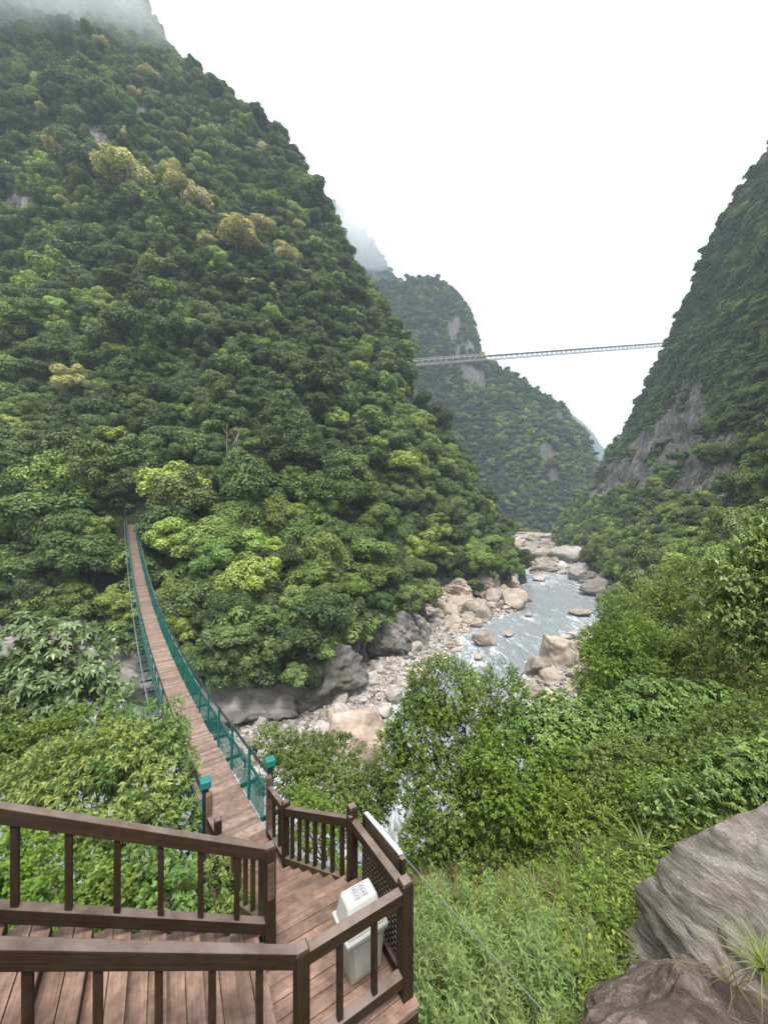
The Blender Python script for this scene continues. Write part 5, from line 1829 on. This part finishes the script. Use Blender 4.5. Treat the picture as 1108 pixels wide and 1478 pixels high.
for k, (mt, st, L, W_, bl, base, lab) in enumerate((
        ('near_olive', 'alt', 0.09, 0.03, [(870, 1120, 46, 28, 10.6), (905, 1100, 46, 28, 11), (880, 1150, 40, 24, 10)], (7.0, 10.8), 'dense mid green bush under the broad-leaved shrub, right of the bright yellow-green tree'),
        ('near_bright', 'tuft', 0.09, 0.024, [(955, 1150, 46, 24, 9.2), (1000, 1128, 46, 24, 9.4), (920, 1140, 36, 22, 9.6)], (7.4, 9.2), 'bright fresh green bush behind the sword-leaved plants'),
        ('near_lush', 'whorl', 0.13, 0.04, [(1050, 1120, 44, 24, 8.8), (1090, 1105, 44, 26, 8.8), (1125, 1090, 40, 30, 8.8)], (8.9, 8.9), 'lush broad-leaved bush at the right edge just above the huge boulder'),
        ('near_fine', 'alt', 0.08, 0.028, [(760, 1245, 40, 16, 9.0), (700, 1250, 36, 14, 9.2), (815, 1250, 30, 16, 8.6)], (3.4, 9.0), 'dark low bush along the top of the bare earth bank'),
)):
    plant('shrub', lab, 'shrub', base, bl, st, 85, L, W_, mt, 580 + k, 9, 0.2, trunk=0.04, stems=2, limbs=8)

# lance-leaved herbs below the landing
def herb_mesh(seed):
    r = np.random.default_rng(seed)
    B, D, Nn, T, L = [], [], [], [], []
    h = r.uniform(0.75, 1.1)
    n = 34
    for st in range(3):
        ln = nrm(np.array((r.normal() * .22, r.normal() * .22, 1.0)))
        o0 = np.array((r.normal() * .06, r.normal() * .06, 0))
        for j in range(n):
            t = 0.25 + 0.75 * j / n
            ph = j * 2.4 + st
            a = 1.15 - 0.75 * max(0, (t - .6) / .4)
            B.append(o0 + ln * h * t * (1 - .12 * st))
            D.append((math.cos(ph) * math.sin(a), math.sin(ph) * math.sin(a), math.cos(a)))
            Nn.append((0, 0, 1.0)); T.append(np.clip(0.25 + 0.6 * t + r.normal() * .15, 0, 1)); L.append(r.uniform(.16, .24) * (1.15 - .4 * t))
    Nn = nrm(np.array(Nn) + r.normal(size=(len(Nn), 3)) * .25)
    me = leaves_mesh('herb', np.array(B), np.array(D), Nn, np.array(L), 0.0135, np.array(T), 0.35)
    me.materials.append(LM['herb'])
    return me


HERB = [herb_mesh(s) for s in range(5)]
hr = random.Random(5)
k = 0
tries = 0
while k < 125 and tries < 4000:
    tries += 1
    y_ = hr.uniform(3.0, 7.6)
    u = hr.uniform(590, 880)
    x = (u - 554) / F * y_
    if u > 830 and y_ < 5.6: continue
    if y_ > 5.4 and hr.random() < (y_ - 5.0) * 0.42: continue
    z = near_z(x, y_)
    o = bpy.data.objects.new('leafy_herb', HERB[hr.randrange(5)])
    COL.objects.link(o)
    s = hr.uniform(0.65, 1.15)
    o.location = (x, y_, z - .05); o.scale = (s, s, s); o.rotation_euler = (hr.uniform(-.15, .15), hr.uniform(-.15, .15), hr.uniform(0, 6.28))
    tag(o, 'narrow-leaved green herb growing on the slope below the landing', 'plant', 'narrow-leaved herbs below the landing')
    k += 1


def blades_mesh(seed, n, L, Wd, lean=0.6, tip=0.5, segs=4):
    r = np.random.default_rng(seed)
    V, Fc, T = [], [], []
    for i in range(n):
        ph = r.uniform(0, 6.283); l = L * r.uniform(.6, 1.1); le = lean * r.uniform(.3, 1.2)
        o0 = np.array((r.normal() * .03, r.normal() * .03, 0)) * (L / .5)
        d = np.array((math.cos(ph), math.sin(ph), 0)); s = np.array((-d[1], d[0], 0))
        b0 = len(V)
        tn = np.clip(r.uniform(0.1, 0.9), 0, 1)
        for q in range(segs + 1):
            t = q / segs
            p = o0 + d * l * (le * t + tip * t * t * .5) + np.array((0, 0, 1)) * l * (t - tip * .75 * t * t * (0.4 + le))
            wd = Wd * (1 - t) ** 0.7 + 0.0006
            V += [p - s * wd, p + s * wd]; T += [tn, tn]
        for q in range(segs):
            Fc.append((b0 + 2 * q, b0 + 2 * q + 1, b0 + 2 * q + 3, b0 + 2 * q + 2))
    return np_mesh('blades', np.array(V), np.array(Fc), {'tint': np.array(T)})


sw = blades_mesh(3, 26, 0.95, 0.03, 0.7, 0.7); sw.materials.append(LM['near_olive'])
for (u, y_, lab) in ((975, 8.4, 'sword-leaved plant above the huge boulder, left one of the pair'), (1012, 8.9, 'sword-leaved plant above the huge boulder, right one of the pair'), (935, 8.0, 'sword-leaved plant at the upper left shoulder of the huge boulder')):
    x = (u - 554) / F * y_
    o = link('sword_leaved_plant', sw, None, None, (x, y_, near_z(x, y_) + .25)); o.rotation_euler = (0, 0, u)
    tag(o, lab, 'plant')
gt = blades_mesh(7, 70, 0.5, 0.006, 0.8, 0.9); gt.materials.append(LM['near_olive'])
gd = blades_mesh(8, 34, 0.5, 0.005, 0.9, 0.9); gd.materials.append(LM['dry'])
for (u, v, y_, me_, nm, lab) in ((1100, 1400, 3.9, gt, 'grass_tuft', 'green grass tuft on the huge grey boulder at the right edge'), (1055, 1425, 3.9, gd, 'grass_tuft', 'dry straw-coloured grass tuft between the two big boulders')):
    o = link(nm, me_, None, None, tuple(px(u, v, y_)))
    tag(o, lab, 'grass tuft')

# grass and ground cover on the near bank: masses
GRS = bpy.data.collections.new('grass_prototypes')
g1 = blades_mesh(11, 60, 0.38, 0.006, 0.7, 0.9); g1.materials.append(LM['near_olive'])
g2 = blades_mesh(12, 50, 0.35, 0.005, 0.9, 0.9); g2.materials.append(LM['dry'])
GRS.objects.link(bpy.data.objects.new('g00', g1)); GRS.objects.link(bpy.data.objects.new('g01', g2))


def small_cover(seed, mat):
    r = np.random.default_rng(seed)
    n = 210
    d = nrm(r.normal(size=(n, 3)) * np.array((1, 1, .5)) + np.array((0, 0, .4)))
    B = d * r.uniform(.05, .34, n)[:, None]
    me = leaves_mesh('cover', B, nrm(d + r.normal(size=(n, 3)) * .6), nrm(np.array((0, 0, 1.0)) + r.normal(size=(n, 3)) * .4), r.uniform(.035, .085, n), 0.017, np.clip(r.normal(.45, .22, n), 0, 1))
    me.materials.append(LM[mat])
    return me


for i, mt in enumerate(('near_fine', 'near_olive', 'near_lush', 'near_bright')):
    GRS.objects.link(bpy.data.objects.new('g%02d' % (i + 2), small_cover(60 + i, mt)))
n = 16000
gxx = rng.uniform(-14, 17, n); gyy = 1.5 + 20 * rng.random(n) ** 1.3
pz = np.concatenate([tps(None, ctrl, np.stack((gxx[i:i + 2000], gyy[i:i + 2000]), -1)) for i in range(0, n, 2000)])
pn = np.stack((gxx, gyy, 0 * gxx), -1)
pz = pz + 0.35 * fbm(pn * 0.3, 4, 51) + 0.05 * fbm(pn * 2.5, 3, 52)
loc = (np.stack((gxx, gyy, 0 * gxx), -1) - ORG)
la, lb = loc @ E1, loc @ E2
ok = ~((la > -3.2) & (la < 1.3) & (lb > -.4) & (lb < 1.3)) & (pz > WZ + 1)
uu, vv = to_px(np.stack((gxx, gyy, pz), -1))
bare = ((uu - 715) / 150) ** 2 + ((vv - 1280) / 72) ** 2 < 1
ok &= ~(bare & (rng.random(n) < 0.75)) & ~((gyy < 6.3) & (uu > 580) & (rng.random(n) < 0.7))
ncov = fbm(pn * 0.5, 3, 71)
idx = np.where(bare, np.where(rng.random(n) < .45, 1, np.where(rng.random(n) < .5, 0, 2)), np.where(rng.random(n) < .35, 0, 2 + np.clip(((ncov + 0.75) * 1.9 + rng.normal(0, .6, n)).astype(int), 0, 3)))
scatter_gn('ground_cover', np.stack((gxx, gyy, pz), -1)[ok], idx[ok], (rng.uniform(.6, 1.5, n) * (1 + gyy / 22))[ok], GRS)

# ------------------------------------------------------------------ mist and haze
def vol_mat(name, dens, col=(0.93, 0.96, 1.0), aniso=0.0):
    m, nt, o = new_mat(name)
    v = N(nt, 'ShaderNodeVolumePrincipled')
    v.inputs['Density'].default_value = dens
    v.inputs['Color'].default_value = (*col, 1)
    v.inputs['Anisotropy'].default_value = aniso
    nt.links.new(v.outputs[0], o.inputs['Volume'])
    return m


b = MB()
x0, x1, y0, y1, z0, z1 = -700, 800, -40, 1800, -40, 720
b.poly([(x0, y0, z0), (x1, y0, z0), (x1, y1, z0), (x0, y1, z0), (x0, y0, z1), (x1, y0, z1), (x1, y1, z1), (x0, y1, z1)],
       [(3, 2, 1, 0), (4, 5, 6, 7), (0, 1, 5, 4), (1, 2, 6, 5), (2, 3, 7, 6), (3, 0, 4, 7)])
hz = b.build('haze', vol_mat('haze_air', 0.00033, (0.72, 0.87, 1.0)))
hz['kind'] = 'stuff'


def mist(c, rad, dens, seed):
    me = rock_mesh('mist', 4, seed, 0.35, 1.3, 0.0, 0.0, 0.05)
    me.materials.append(vol_mat('mist_air', dens, (0.95, 0.97, 1.0)))
    o = link('mist', me, None, None, tuple(c)); o.scale = rad
    o['kind'] = 'stuff'


mist((-172, 168, 244), (60, 36, 44), 0.012, 401)
mist((-150, 178, 254), (44, 34, 36), 0.012, 405)
mist((-200, 172, 246), (50, 40, 34), 0.012, 406)
mist(px(545, 330, 610), (95, 70, 60), 0.006, 403)
mist(px(525, 285, 640), (90, 60, 70), 0.008, 404)
